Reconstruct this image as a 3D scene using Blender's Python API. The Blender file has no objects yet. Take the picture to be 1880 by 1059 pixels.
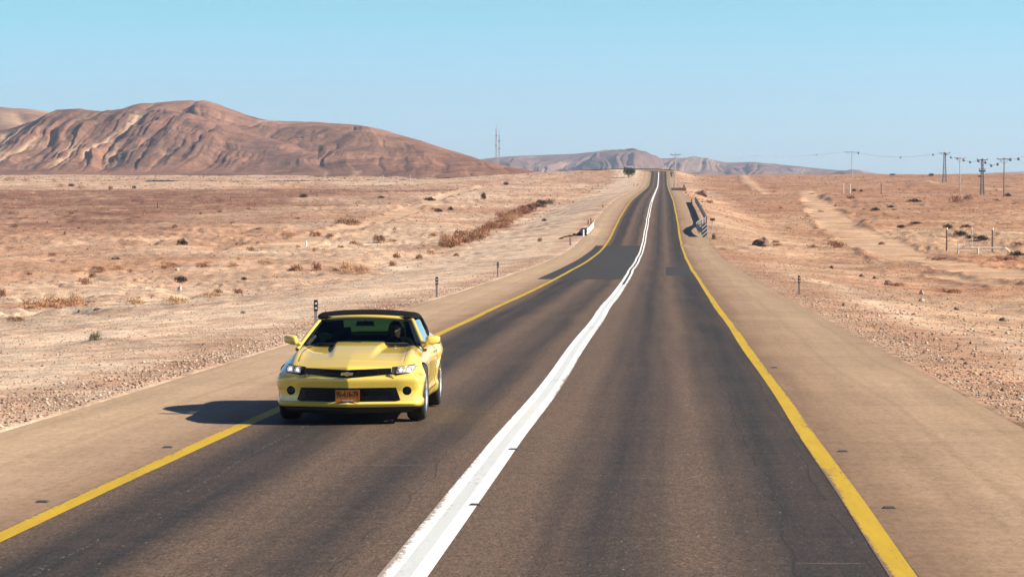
import bpy, bmesh, math, random
import numpy as np
from mathutils import Vector, Matrix
from mathutils.bvhtree import BVHTree
random.seed(7); RNG = np.random.default_rng(7)
C = bpy.context.scene.collection
R = math.radians

# ------------------------------------------------------------------ camera frame (road runs along +Y, camera at height 0)
F = 4840.0; VH = 322.0; CX = 1.757; YAW = 3.27; PITCH = math.degrees(math.atan((529.5 - VH) / F))
cam_d = bpy.data.cameras.new('camera'); cam = bpy.data.objects.new('camera', cam_d); C.objects.link(cam)
cam.location = (CX, 0, 0); cam.rotation_euler = (R(90 - PITCH), 0, R(YAW))
cam_d.sensor_width = 36; cam_d.lens = 36 * F / 1880; cam_d.clip_start = 0.5; cam_d.clip_end = 40000
bpy.context.scene.camera = cam
_rot = cam.rotation_euler.to_matrix()
def ray(u, v):
    return (_rot @ Vector(((u - 940) / F, (529.5 - v) / F, -1))).normalized()
def at_depth(u, v, d):                     # the point at depth d seen in that direction
    r = _rot @ Vector(((u - 940) / F, (529.5 - v) / F, -1))
    return Vector((CX, 0, 0)) + r * d

# ------------------------------------------------------------------ noise
def _hash(ix, iy, s):
    h = (ix.astype(np.int64) * 374761393 + iy.astype(np.int64) * 668265263 + s * 974711) & 0xffffffff
    h = ((h ^ (h >> 13)) * 1274126177) & 0xffffffff
    h = h ^ (h >> 16)
    return (h & 0xffff) / 32767.5 - 1.0
def vnoise(x, y, s=0):
    x = np.asarray(x, float); y = np.asarray(y, float)
    ix = np.floor(x); iy = np.floor(y); fx = x - ix; fy = y - iy
    fx = fx * fx * fx * (fx * (fx * 6 - 15) + 10); fy = fy * fy * fy * (fy * (fy * 6 - 15) + 10)
    a = _hash(ix, iy, s); b = _hash(ix + 1, iy, s); c = _hash(ix, iy + 1, s); d = _hash(ix + 1, iy + 1, s)
    return (a * (1 - fx) + b * fx) * (1 - fy) + (c * (1 - fx) + d * fx) * fy
def fbm(x, y, s=0, o=4):
    t = 0; a = 1.0; n = 0
    for k in range(o):
        t = t + a * vnoise(x * 2 ** k + 17.3 * k, y * 2 ** k - 9.1 * k, s + k); n += a; a *= .5
    return t / n * 1.4
def ss(a, b, x):
    t = np.clip((x - a) / (b - a), 0, 1); return t * t * (3 - 2 * t)
def tab(pts, x, sm=0):
    p = np.array(pts, float); return np.interp(x, p[:, 0], p[:, 1])
def smooth_tab(pts, x):                    # monotone-ish cubic through the points
    p = np.array(pts, float); X, Y = p[:, 0], p[:, 1]
    h = np.diff(X); d = np.diff(Y) / h
    m = np.zeros(len(X)); m[1:-1] = np.where(d[:-1] * d[1:] > 0, 2 * d[:-1] * d[1:] / (d[:-1] + d[1:] + 1e-12), 0); m[0] = d[0]; m[-1] = d[-1]
    x = np.clip(np.asarray(x, float), X[0], X[-1]); i = np.clip(np.searchsorted(X, x) - 1, 0, len(h) - 1)
    t = (x - X[i]) / h[i]
    return ((1 + 2 * t) * (1 - t) ** 2) * Y[i] + t * (1 - t) ** 2 * h[i] * m[i] + t * t * (3 - 2 * t) * Y[i + 1] + t * t * (t - 1) * h[i] * m[i + 1]

# ------------------------------------------------------------------ materials
MATS = {}
def new_mat(name):
    m = bpy.data.materials.new(name); m.use_nodes = True
    nt = m.node_tree; b = nt.nodes['Principled BSDF']; MATS[name] = m
    return m, nt, b
def N(nt, t, **kw):
    n = nt.nodes.new(t)
    for k, v in kw.items():
        if k in n.inputs: n.inputs[k].default_value = v
        else: setattr(n, k, v)
    return n
def simple(name, col, rough=.6, metal=0, coat=0, noise=.0, nscale=20, spec=.5, bump=0):
    m, nt, b = new_mat(name)
    b.inputs['Roughness'].default_value = rough; b.inputs['Metallic'].default_value = metal
    b.inputs['Coat Weight'].default_value = coat; b.inputs['Coat Roughness'].default_value = .04
    b.inputs['Specular IOR Level'].default_value = spec
    tc = N(nt, 'ShaderNodeTexCoord'); nz = N(nt, 'ShaderNodeTexNoise', Scale=nscale, Detail=5)
    nt.links.new(tc.outputs['Object'], nz.inputs['Vector'])
    mx = N(nt, 'ShaderNodeMix', data_type='RGBA', blend_type='MIX')
    c = Vector(col)
    mx.inputs[6].default_value = (*(c * (1 - noise)), 1); mx.inputs[7].default_value = (*[min(1, k * (1 + noise)) for k in c], 1)
    nt.links.new(nz.outputs['Fac'], mx.inputs[0]); nt.links.new(mx.outputs[2], b.inputs['Base Color'])
    if bump:
        bp = N(nt, 'ShaderNodeBump', Strength=bump, Distance=.02); nt.links.new(nz.outputs['Fac'], bp.inputs['Height']); nt.links.new(bp.outputs[0], b.inputs['Normal'])
    return m
def ramp(nt, stops, interp='LINEAR'):
    r = N(nt, 'ShaderNodeValToRGB'); r.color_ramp.interpolation = interp
    e = r.color_ramp.elements
    while len(e) > 1: e.remove(e[-1])
    for i, (p, c) in enumerate(stops):
        q = e[0] if i == 0 else e.new(p); q.position = p; q.color = (*c, 1) if len(c) == 3 else c
    return r
def mathn(nt, op, a, b=None, clamp=False):
    n = N(nt, 'ShaderNodeMath', operation=op, use_clamp=clamp)
    for i, k in enumerate((a, b)):
        if k is None: continue
        if isinstance(k, (int, float)): n.inputs[i].default_value = k
        else: nt.links.new(k, n.inputs[i])
    return n.outputs[0]
def mixc(nt, fac, a, b, mode='MIX'):
    n = N(nt, 'ShaderNodeMix', data_type='RGBA', blend_type=mode)
    for i, k in ((0, fac), (6, a), (7, b)):
        if isinstance(k, (int, float)): n.inputs[i].default_value = k
        elif isinstance(k, tuple): n.inputs[i].default_value = (*k, 1)
        else: nt.links.new(k, n.inputs[i])
    return n.outputs[2]
def noise(nt, vec, scale, detail=4, rough=.55, stretch=None, dist=0):
    if stretch:
        mp = N(nt, 'ShaderNodeMapping'); mp.inputs['Scale'].default_value = stretch; nt.links.new(vec, mp.inputs['Vector']); vec = mp.outputs[0]
    n = N(nt, 'ShaderNodeTexNoise', Scale=scale, Detail=detail, Roughness=rough, Distortion=dist); nt.links.new(vec, n.inputs['Vector']); return n.outputs['Fac']

def ground_material():
    m, nt, b = new_mat('desert_soil'); b.inputs['Roughness'].default_value = .95; b.inputs['Specular IOR Level'].default_value = .1
    at = N(nt, 'ShaderNodeAttribute', attribute_name='Col'); tc = N(nt, 'ShaderNodeTexCoord').outputs['Object']
    n1 = noise(nt, tc, 9, 6, .7); n2 = noise(nt, tc, 1.1, 6, .65); n3 = noise(nt, tc, .12, 5, .6); n4 = noise(nt, tc, 3.0, 3, .6)
    k = mathn(nt, 'ADD', mathn(nt, 'MULTIPLY', n1, .75), mathn(nt, 'MULTIPLY', n2, .75))
    k = mathn(nt, 'ADD', k, mathn(nt, 'MULTIPLY', n3, .5))
    k = mathn(nt, 'POWER', k, 2.9)
    grey = N(nt, 'ShaderNodeCombineColor'); [nt.links.new(k, grey.inputs[i]) for i in range(3)]
    c = mixc(nt, 1.0, at.outputs['Color'], grey.outputs[0], 'MULTIPLY')
    red = ramp(nt, [(.44, (0, 0, 0)), (.62, (1, 1, 1))]); nt.links.new(n2, red.inputs[0])
    c = mixc(nt, mathn(nt, 'MULTIPLY', red.outputs[0], .38), c, mixc(nt, 1.0, c, (.80, .60, .48), 'MULTIPLY'))
    st = ramp(nt, [(.60, (0, 0, 0)), (.66, (1, 1, 1))]); nt.links.new(n4, st.inputs[0])
    c = mixc(nt, mathn(nt, 'MULTIPLY', st.outputs[0], .35), c, mixc(nt, 1.0, c, (.45, .36, .30), 'MULTIPLY'))
    n5 = noise(nt, tc, .33, 5, .65, None, .6); dk = ramp(nt, [(.56, (0, 0, 0)), (.68, (1, 1, 1))]); nt.links.new(n5, dk.inputs[0])  # dark patches painted in for the small shadows of hummocks and shrubs
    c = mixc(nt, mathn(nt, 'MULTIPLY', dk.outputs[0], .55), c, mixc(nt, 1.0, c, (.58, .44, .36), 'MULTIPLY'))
    nt.links.new(c, b.inputs['Base Color'])
    bp = N(nt, 'ShaderNodeBump', Strength=.9, Distance=.10); nt.links.new(n2, bp.inputs['Height'])
    b2 = N(nt, 'ShaderNodeBump', Strength=.7, Distance=.03); nt.links.new(n1, b2.inputs['Height']); nt.links.new(bp.outputs[0], b2.inputs['Normal'])
    nt.links.new(b2.outputs[0], b.inputs['Normal'])
    return m
def hill_material(name, s):
    m, nt, b = new_mat(name); b.inputs['Roughness'].default_value = .95; b.inputs['Specular IOR Level'].default_value = .1
    at = N(nt, 'ShaderNodeAttribute', attribute_name='Col'); tc = N(nt, 'ShaderNodeTexCoord').outputs['Object']
    n1 = noise(nt, tc, s, 7, .7); n2 = noise(nt, tc, s * .18, 5, .6)
    n3 = noise(nt, tc, s * 4, 5, .75); k = mathn(nt, 'ADD', mathn(nt, 'MULTIPLY', n1, .8), mathn(nt, 'MULTIPLY', n2, .7)); k = mathn(nt, 'POWER', mathn(nt, 'ADD', k, mathn(nt, 'MULTIPLY', n3, .5)), 2.0)
    grey = N(nt, 'ShaderNodeCombineColor'); [nt.links.new(k, grey.inputs[i]) for i in range(3)]
    nt.links.new(mixc(nt, 1.0, at.outputs['Color'], grey.outputs[0], 'MULTIPLY'), b.inputs['Base Color'])
    bp = N(nt, 'ShaderNodeBump', Strength=.5, Distance=.9 / s * .12); nt.links.new(n1, bp.inputs['Height']); nt.links.new(bp.outputs[0], b.inputs['Normal'])
    return m

ASPH_B = (.126, .083, .056); ASPH_D = (.0215, .0190, .0178)
def asphalt_material():
    m, nt, b = new_mat('asphalt'); b.inputs['Roughness'].default_value = .8; b.inputs['Specular IOR Level'].default_value = .25
    tc = N(nt, 'ShaderNodeTexCoord').outputs['Object']; sp = N(nt, 'ShaderNodeSeparateXYZ'); nt.links.new(tc, sp.inputs[0])
    warp = noise(nt, tc, .5, 4, .6, (1, .10, 1))
    x = mathn(nt, 'ADD', sp.outputs[0], mathn(nt, 'MULTIPLY', mathn(nt, 'SUBTRACT', warp, .5), .5))
    f = mathn(nt, 'DIVIDE', mathn(nt, 'ADD', x, 4.0), 8.0)
    P = lambda xx: (xx + 4) / 8
    g = lambda v: (v, v, v)
    rp = ramp(nt, [(P(-3.9), g(.05)), (P(-3.35), g(.15)), (P(-2.85), g(.85)), (P(-2.35), g(.85)), (P(-1.75), g(.08)), (P(-1.25), g(.45)), (P(-.85), g(.72)), (P(-.4), g(.12)), (P(.45), g(.02)),
                   (P(.95), g(.5)), (P(1.35), g(.8)), (P(1.7), g(.5)), (P(2.05), g(.12)), (P(2.45), g(.6)), (P(2.9), g(.88)), (P(3.4), g(.78)), (P(3.75), g(.1))], 'EASE')
    nt.links.new(f, rp.inputs[0])
    str_ = noise(nt, tc, 1.3, 6, .65, (2.2, .04, 1)); grain = noise(nt, tc, 46, 3, .75, (1, .30, 1)); mid = noise(nt, tc, .35, 4, .6); grit = noise(nt, tc, 15, 4, .75, (1, .35, 1)); fle = noise(nt, tc, 30, 2, .6, (1, .3, 1)); trn = noise(nt, tc, 1.1, 5, .7, (.22, 3.0, 1))
    k = mathn(nt, 'ADD', rp.outputs[0], mathn(nt, 'MULTIPLY', mathn(nt, 'SUBTRACT', str_, .5), .8))
    k = mathn(nt, 'ADD', k, mathn(nt, 'MULTIPLY', mathn(nt, 'SUBTRACT', trn, .5), .35))
    k = mathn(nt, 'ADD', k, mathn(nt, 'MULTIPLY', mathn(nt, 'SUBTRACT', mid, .5), .25), True)
    c = mixc(nt, k, ASPH_B, ASPH_D)
    gr = ramp(nt, [(.28, (.35, .35, .35)), (.5, (.97, .97, .97)), (.64, (1.35, 1.35, 1.35)), (.74, (2.4, 2.3, 2.2))]); nt.links.new(grain, gr.inputs[0])
    c = mixc(nt, 1.0, c, gr.outputs[0], 'MULTIPLY')
    g2 = ramp(nt, [(.30, (.72, .71, .70)), (.5, (1.0, 1.0, 1.0)), (.7, (1.22, 1.22, 1.22))]); nt.links.new(grit, g2.inputs[0]); c = mixc(nt, 1.0, c, g2.outputs[0], 'MULTIPLY')
    fl = ramp(nt, [(.70, (0, 0, 0)), (.74, (1, 1, 1))]); nt.links.new(fle, fl.inputs[0]); c = mixc(nt, mathn(nt, 'MULTIPLY', fl.outputs[0], .55), c, (.34, .29, .25))
    # longitudinal seams, dusty scratches, transverse joints
    wv = noise(nt, tc, .22, 4, .6, (.01, 1, 1)); br = noise(nt, tc, 2.2, 4, .7, (1, .35, 1))
    def line(xc, amp, wd): return mathn(nt, 'LESS_THAN', mathn(nt, 'ABSOLUTE', mathn(nt, 'SUBTRACT', mathn(nt, 'ADD', sp.outputs[0], mathn(nt, 'MULTIPLY', mathn(nt, 'SUBTRACT', wv, .5), amp)), xc)), wd)
    on = mathn(nt, 'GREATER_THAN', br, .46)
    c = mixc(nt, mathn(nt, 'MULTIPLY', mathn(nt, 'MULTIPLY', line(2.72, .5, .010), on), .8), c, (.02, .018, .017)); c = mixc(nt, mathn(nt, 'MULTIPLY', mathn(nt, 'MULTIPLY', line(3.28, -.35, .012), on), .7), c, (.02, .018, .017))
    c = mixc(nt, mathn(nt, 'MULTIPLY', mathn(nt, 'MULTIPLY', line(-.62, .6, .008), on), .6), c, (.025, .02, .018))
    c = mixc(nt, mathn(nt, 'MULTIPLY', mathn(nt, 'MULTIPLY', line(-2.72, .3, .022), mathn(nt, 'MULTIPLY', mathn(nt, 'GREATER_THAN', grain, .57), on)), .40), c, (.28, .25, .23))
    yj = mathn(nt, 'FRACT', mathn(nt, 'DIVIDE', mathn(nt, 'ADD', sp.outputs[1], mathn(nt, 'MULTIPLY', br, .25)), 5.3)); xm = noise(nt, tc, .55, 2, .5, (1, .4, 1))
    c = mixc(nt, mathn(nt, 'MULTIPLY', mathn(nt, 'MULTIPLY', mathn(nt, 'LESS_THAN', yj, .010), mathn(nt, 'GREATER_THAN', xm, .57)), .6), c, (.024, .02, .018))
    yk = mathn(nt, 'FRACT', mathn(nt, 'DIVIDE', mathn(nt, 'ADD', sp.outputs[1], mathn(nt, 'MULTIPLY', br, .10)), 3.9)); c = mixc(nt, mathn(nt, 'MULTIPLY', mathn(nt, 'MULTIPLY', mathn(nt, 'LESS_THAN', yk, .010), mathn(nt, 'LESS_THAN', xm, .36)), .22), c, (.28, .24, .21))
    # fine transverse cracks with dust
    vo = N(nt, 'ShaderNodeTexVoronoi', feature='DISTANCE_TO_EDGE', Scale=.16); mp = N(nt, 'ShaderNodeMapping'); mp.inputs['Scale'].default_value = (.6, 1.4, 1)
    dn = N(nt, 'ShaderNodeTexNoise', Scale=1.5, Detail=3); nt.links.new(tc, dn.inputs['Vector'])
    vm = N(nt, 'ShaderNodeVectorMath', operation='MULTIPLY_ADD'); nt.links.new(dn.outputs['Color'], vm.inputs[0]); vm.inputs[1].default_value = (1.2, 1.2, 0); nt.links.new(tc, vm.inputs[2])
    nt.links.new(vm.outputs[0], mp.inputs[0]); nt.links.new(mp.outputs[0], vo.inputs['Vector'])
    cr = ramp(nt, [(.0, (1, 1, 1)), (.004, (0, 0, 0))]); nt.links.new(vo.outputs['Distance'], cr.inputs[0])
    c = mixc(nt, mathn(nt, 'MULTIPLY', cr.outputs[0], mathn(nt, 'MULTIPLY', mid, .5)), c, (.045, .038, .034))
    nt.links.new(c, b.inputs['Base Color'])
    bp = N(nt, 'ShaderNodeBump', Strength=.5, Distance=.006); nt.links.new(grain, bp.inputs['Height']); nt.links.new(bp.outputs[0], b.inputs['Normal'])
    return m
def shoulder_material():
    m, nt, b = new_mat('dusty_shoulder'); b.inputs['Roughness'].default_value = .95; b.inputs['Specular IOR Level'].default_value = .1
    tc = N(nt, 'ShaderNodeTexCoord').outputs['Object']; sp = N(nt, 'ShaderNodeSeparateXYZ'); nt.links.new(tc, sp.inputs[0])
    ax = mathn(nt, 'ABSOLUTE', sp.outputs[0]); warp = noise(nt, tc, .35, 4, .6, (1, .12, 1))
    ax = mathn(nt, 'ADD', ax, mathn(nt, 'MULTIPLY', mathn(nt, 'SUBTRACT', warp, .5), 1.0))
    f = mathn(nt, 'DIVIDE', mathn(nt, 'SUBTRACT', ax, 3.3), 3.2)
    rp = ramp(nt, [(0, (0.149, 0.096, 0.064)), (.10, (0.205, 0.135, 0.090)), (.30, (0.279, 0.191, 0.127)), (.6, (0.335, 0.238, 0.158)), (.85, (0.316, 0.223, 0.147)), (1, (0.260, 0.173, 0.115))], 'EASE'); nt.links.new(f, rp.inputs[0])
    g = noise(nt, tc, 30, 4, .7); st = noise(nt, tc, 1.6, 5, .65, (1.8, .06, 1)); big = noise(nt, tc, .25, 4, .6); tr = noise(nt, tc, .8, 5, .7, (.3, 2.4, 1))
    k = mathn(nt, 'ADD', mathn(nt, 'MULTIPLY', g, .5), mathn(nt, 'MULTIPLY', st, .5)); k = mathn(nt, 'ADD', k, mathn(nt, 'MULTIPLY', big, .45)); k = mathn(nt, 'ADD', k, mathn(nt, 'MULTIPLY', tr, .35)); k = mathn(nt, 'ADD', k, .1)
    grey = N(nt, 'ShaderNodeCombineColor'); [nt.links.new(k, grey.inputs[i]) for i in range(3)]
    c = mixc(nt, 1.0, rp.outputs[0], grey.outputs[0], 'MULTIPLY')
    gg = noise(nt, tc, 14, 4, .75, (1, .35, 1)); r3 = ramp(nt, [(.3, (.78, .77, .76)), (.5, (1, 1, 1)), (.72, (1.18, 1.18, 1.18))]); nt.links.new(gg, r3.inputs[0]); c = mixc(nt, 1.0, c, r3.outputs[0], 'MULTIPLY')
    dr = noise(nt, tc, .9, 6, .7, (1, .25, 1)); drf = mathn(nt, 'ADD', mathn(nt, 'MULTIPLY', mathn(nt, 'SUBTRACT', f, .86), 2.2), mathn(nt, 'MULTIPLY', mathn(nt, 'SUBTRACT', dr, .5), 2.6), True)
    c = mixc(nt, drf, c, mixc(nt, g, (.22, .135, .085), (.46, .34, .25)))
    # faint tyre tracks along the shoulder
    tk = ramp(nt, [(0, (0, 0, 0)), (.03, (1, 1, 1)), (.06, (0, 0, 0)), (.30, (0, 0, 0)), (.33, (.7, .7, .7)), (.36, (0, 0, 0))])
    nt.links.new(mathn(nt, 'SUBTRACT', f, .48), tk.inputs[0])
    c = mixc(nt, mathn(nt, 'MULTIPLY', tk.outputs[0], mathn(nt, 'MULTIPLY', st, .55)), c, mixc(nt, 1.0, c, (.6, .56, .52), 'MULTIPLY'))
    lf = ramp(nt, [(.49, (1.16, 1.18, 1.20)), (.51, (1.02, 1.02, 1.02))]); nt.links.new(mathn(nt, 'ADD', mathn(nt, 'MULTIPLY', sp.outputs[0], .05), .5), lf.inputs[0]); c = mixc(nt, 1.0, c, lf.outputs[0], 'MULTIPLY')
    nt.links.new(c, b.inputs['Base Color'])
    bp = N(nt, 'ShaderNodeBump', Strength=.5, Distance=.01); nt.links.new(g, bp.inputs['Height']); nt.links.new(bp.outputs[0], b.inputs['Normal'])
    return m
def paint_material(name, col, under, wear, dark=.7, centre=None, half=.1):
    m, nt, b = new_mat(name); b.inputs['Roughness'].default_value = .7; b.inputs['Specular IOR Level'].default_value = .25
    tc = N(nt, 'ShaderNodeTexCoord').outputs['Object']
    n1 = noise(nt, tc, 22, 5, .75, (1, .4, 1)); n2 = noise(nt, tc, 1.0, 6, .7, (2, .25, 1)); n3 = noise(nt, tc, 3, 5, .7, (1.5, .2, 1))
    w = mathn(nt, 'ADD', mathn(nt, 'MULTIPLY', n1, .5), mathn(nt, 'MULTIPLY', n2, .5))
    if centre is not None:                    # paint frays towards the edges of the stripe
        sp = N(nt, 'ShaderNodeSeparateXYZ'); nt.links.new(tc, sp.inputs[0]); xx = mathn(nt, 'ABSOLUTE', sp.outputs[0]) if centre > 1 else sp.outputs[0]
        e = mathn(nt, 'POWER', mathn(nt, 'DIVIDE', mathn(nt, 'ABSOLUTE', mathn(nt, 'SUBTRACT', xx, centre)), half), 4.0); w = mathn(nt, 'ADD', w, mathn(nt, 'MULTIPLY', e, .13))
    r = ramp(nt, [(wear, (0, 0, 0)), (wear + .09, (1, 1, 1))]); nt.links.new(w, r.inputs[0])
    pc = mixc(nt, n3, tuple(k * dark for k in col), tuple(min(1, k * 1.15) for k in col))
    nt.links.new(mixc(nt, r.outputs[0], pc, under), b.inputs['Base Color'])
    bp = N(nt, 'ShaderNodeBump', Strength=.4, Distance=.005); nt.links.new(n1, bp.inputs['Height']); nt.links.new(bp.outputs[0], b.inputs['Normal'])
    return m
def glass_material(name, tint, rough=.02, ior=1.45, boost=1.0):
    m = bpy.data.materials.new(name); m.use_nodes = True; nt = m.node_tree; nt.nodes.remove(nt.nodes['Principled BSDF'])
    out = nt.nodes['Material Output']; t = N(nt, 'ShaderNodeBsdfTransparent'); t.inputs[0].default_value = (*tint, 1)
    g = N(nt, 'ShaderNodeBsdfGlossy'); g.inputs['Roughness'].default_value = rough; g.inputs[0].default_value = (1, 1, 1, 1)
    fr = N(nt, 'ShaderNodeFresnel', IOR=ior); mx = N(nt, 'ShaderNodeMixShader')
    nt.links.new(mathn(nt, 'MULTIPLY', fr.outputs[0], boost, True), mx.inputs[0]); nt.links.new(t.outputs[0], mx.inputs[1]); nt.links.new(g.outputs[0], mx.inputs[2]); nt.links.new(mx.outputs[0], out.inputs[0])
    return m
def car_paint():
    m, nt, b = new_mat('yellow_paint')
    b.inputs['Base Color'].default_value = (.74, .545, .085, 1); b.inputs['Roughness'].default_value = .42; b.inputs['Specular IOR Level'].default_value = .4
    b.inputs['Coat Weight'].default_value = 1.0; b.inputs['Coat Roughness'].default_value = .03; b.inputs['Coat IOR'].default_value = 1.75
    tc = N(nt, 'ShaderNodeTexCoord').outputs['Object']; n = noise(nt, tc, 3, 4, .6); sp = N(nt, 'ShaderNodeSeparateXYZ'); nt.links.new(tc, sp.inputs[0])
    low = mathn(nt, 'MULTIPLY', mathn(nt, 'SUBTRACT', .55, sp.outputs[2], True), mathn(nt, 'MULTIPLY', n, .6), True)   # road dust on the lower panels
    nt.links.new(mixc(nt, low, (.74, .545, .085), (.42, .30, .19)), b.inputs['Base Color'])
    r = mathn(nt, 'ADD', mathn(nt, 'MULTIPLY', n, .2), .3); nt.links.new(r, b.inputs['Roughness'])
    return m

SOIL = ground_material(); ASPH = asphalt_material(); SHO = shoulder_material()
YEL = paint_material('yellow_line_paint', (.52, .345, .018), (.17, .115, .075), .555, .62, 3.5, .105); WHT = paint_material('white_line_paint', (.80, .80, .79), (.30, .25, .21), .585, .86, -.04, .19)
GAP = paint_material('pale_worn_paint', (.53, .56, .57), (.30, .28, .26), .555, .85); GAPD = simple('dark_gap_asphalt', (.045, .043, .042), .85, noise=.4, nscale=6)
PATCH = simple('dark_asphalt_patch', (.037, .034, .032), .85, noise=.45, nscale=1.6, spec=.25, bump=.2)
PAINT = car_paint()
BLACK = simple('black_plastic', (.012, .012, .013), .55, noise=.3); TRIM = simple('gloss_black_trim', (.008, .008, .009), .25)
RUB = simple('tyre_rubber', (.018, .017, .017), .85, noise=.3); RIM = simple('polished_alloy', (.72, .72, .74), .25, .9)
CHROME = simple('chrome', (.85, .85, .86), .12, 1.0); FABRIC = simple('black_canvas', (.006, .006, .007), .9, noise=.4, nscale=60, bump=.2, spec=.12)
INTER = simple('dark_upholstery', (.016, .016, .018), .8, noise=.3); GOLD = simple('gold_badge', (.62, .42, .16), .3, .7)
AMBER = simple('amber_plastic', (.75, .30, .02), .35); PLATE = simple('orange_plate', (.80, .215, .016), .45, noise=.08); INK = simple('black_ink', (.01, .01, .01), .6)
BLUEW = simple('pale_blue_ink', (.35, .50, .62), .5); WHITEP = simple('white_enamel', (.80, .80, .78), .4, noise=.06); LAMPR = simple('lamp_reflector', (.84, .80, .72), .28, .55)
GLASS = glass_material('tinted_glass', (.18, .23, .205), boost=.22); GLASSG = glass_material('green_glass', (.17, .50, .36), boost=.5); SIDEG = glass_material('side_glass', (.32, .36, .36), boost=2.2); LENS = glass_material('clear_lens', (.95, .95, .95), boost=.35)
BULB = simple('lamp_bulb', (.95, .93, .88), .3); BULB.node_tree.nodes['Principled BSDF'].inputs['Emission Color'].default_value = (1, .95, .85, 1); BULB.node_tree.nodes['Principled BSDF'].inputs['Emission Strength'].default_value = .8
STEEL = simple('galvanised_steel', (.42, .43, .44), .45, .6, noise=.25, nscale=4); STEELD = simple('weathered_steel', (.19, .185, .18), .6, .3, noise=.3, nscale=2)
GREYP = simple('grey_post', (.46, .41, .36), .8, noise=.25, nscale=9); WOODP = simple('weathered_wood', (.17, .115, .085), .9, noise=.35, nscale=6); RUST = simple('rusty_metal', (.19, .095, .06), .9, noise=.35, nscale=5)
POLEM = simple('pale_pole', (.42, .40, .40), .7, noise=.15); LATT = simple('lattice_steel', (.11, .13, .15), .6, .3, noise=.2); CONC = simple('stained_concrete', (.30, .25, .20), .9, noise=.3, nscale=3)
ROCKM = simple('desert_rock', (.21, .145, .11), .95, noise=.4, nscale=3, bump=.5); MOUNDM = simple('dark_earth', (.15, .095, .07), .95, noise=.4, nscale=2, bump=.5)
SKIN = simple('skin', (.45, .26, .18), .55, noise=.1); HAIR = simple('dark_hair', (.012, .009, .008), .7); CLOTH = simple('dark_cloth', (.03, .03, .035), .9, noise=.3)
STUDM = simple('road_stud_plastic', (.05, .048, .045), .6, noise=.3)

# ------------------------------------------------------------------ object helpers
def tag(o, label=None, cat=None, group=None, kind=None):
    if label: o['label'] = label
    if cat: o['category'] = cat
    if group: o['group'] = group
    if kind: o['kind'] = kind
    return o
def link(name, me, parent=None, mats=()):
    o = bpy.data.objects.new(name, me); C.objects.link(o)
    for m in mats: me.materials.append(m)
    if parent: o.parent = parent
    return o
def empty(name, loc=(0, 0, 0), rz=0):
    o = bpy.data.objects.new(name, None); C.objects.link(o); o.location = loc; o.rotation_euler.z = rz; o.empty_display_size = .2; return o
def pydata(name, v, f, mats, parent=None, smooth=False, angle=None, mi=None):
    me = bpy.data.meshes.new(name); me.from_pydata([tuple(p) for p in v], [], f); me.update()
    o = link(name, me, parent, mats if isinstance(mats, (list, tuple)) else [mats])
    if smooth or angle:
        me.polygons.foreach_set('use_smooth', [True] * len(me.polygons))
        if angle: me.set_sharp_from_angle(angle=R(angle))
    if mi is not None: me.polygons.foreach_set('material_index', mi)
    return o
def npgrid(name, P, mat, parent=None, smooth=True, col=None, wrap=False):
    nr, nc = P.shape[:2]; me = bpy.data.meshes.new(name)
    idx = np.arange(nr * nc).reshape(nr, nc)
    if wrap: idx = np.concatenate([idx, idx[:, :1]], 1)
    q = np.stack([idx[:-1, :-1], idx[:-1, 1:], idx[1:, 1:], idx[1:, :-1]], -1).reshape(-1, 4)
    me.vertices.add(nr * nc); me.vertices.foreach_set('co', P.reshape(-1).astype(np.float32))
    me.loops.add(q.size); me.loops.foreach_set('vertex_index', q.reshape(-1).astype(np.int32))
    me.polygons.add(len(q)); me.polygons.foreach_set('loop_start', np.arange(0, q.size, 4, dtype=np.int32)); me.polygons.foreach_set('loop_total', np.full(len(q), 4, np.int32))
    me.polygons.foreach_set('use_smooth', np.full(len(q), smooth))
    me.update(calc_edges=True)
    if col is not None:
        a = me.color_attributes.new('Col', 'FLOAT_COLOR', 'POINT'); a.data.foreach_set('color', np.concatenate([col.reshape(-1, 3), np.ones((nr * nc, 1))], 1).reshape(-1).astype(np.float32))
    return link(name, me, parent, [mat])
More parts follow.
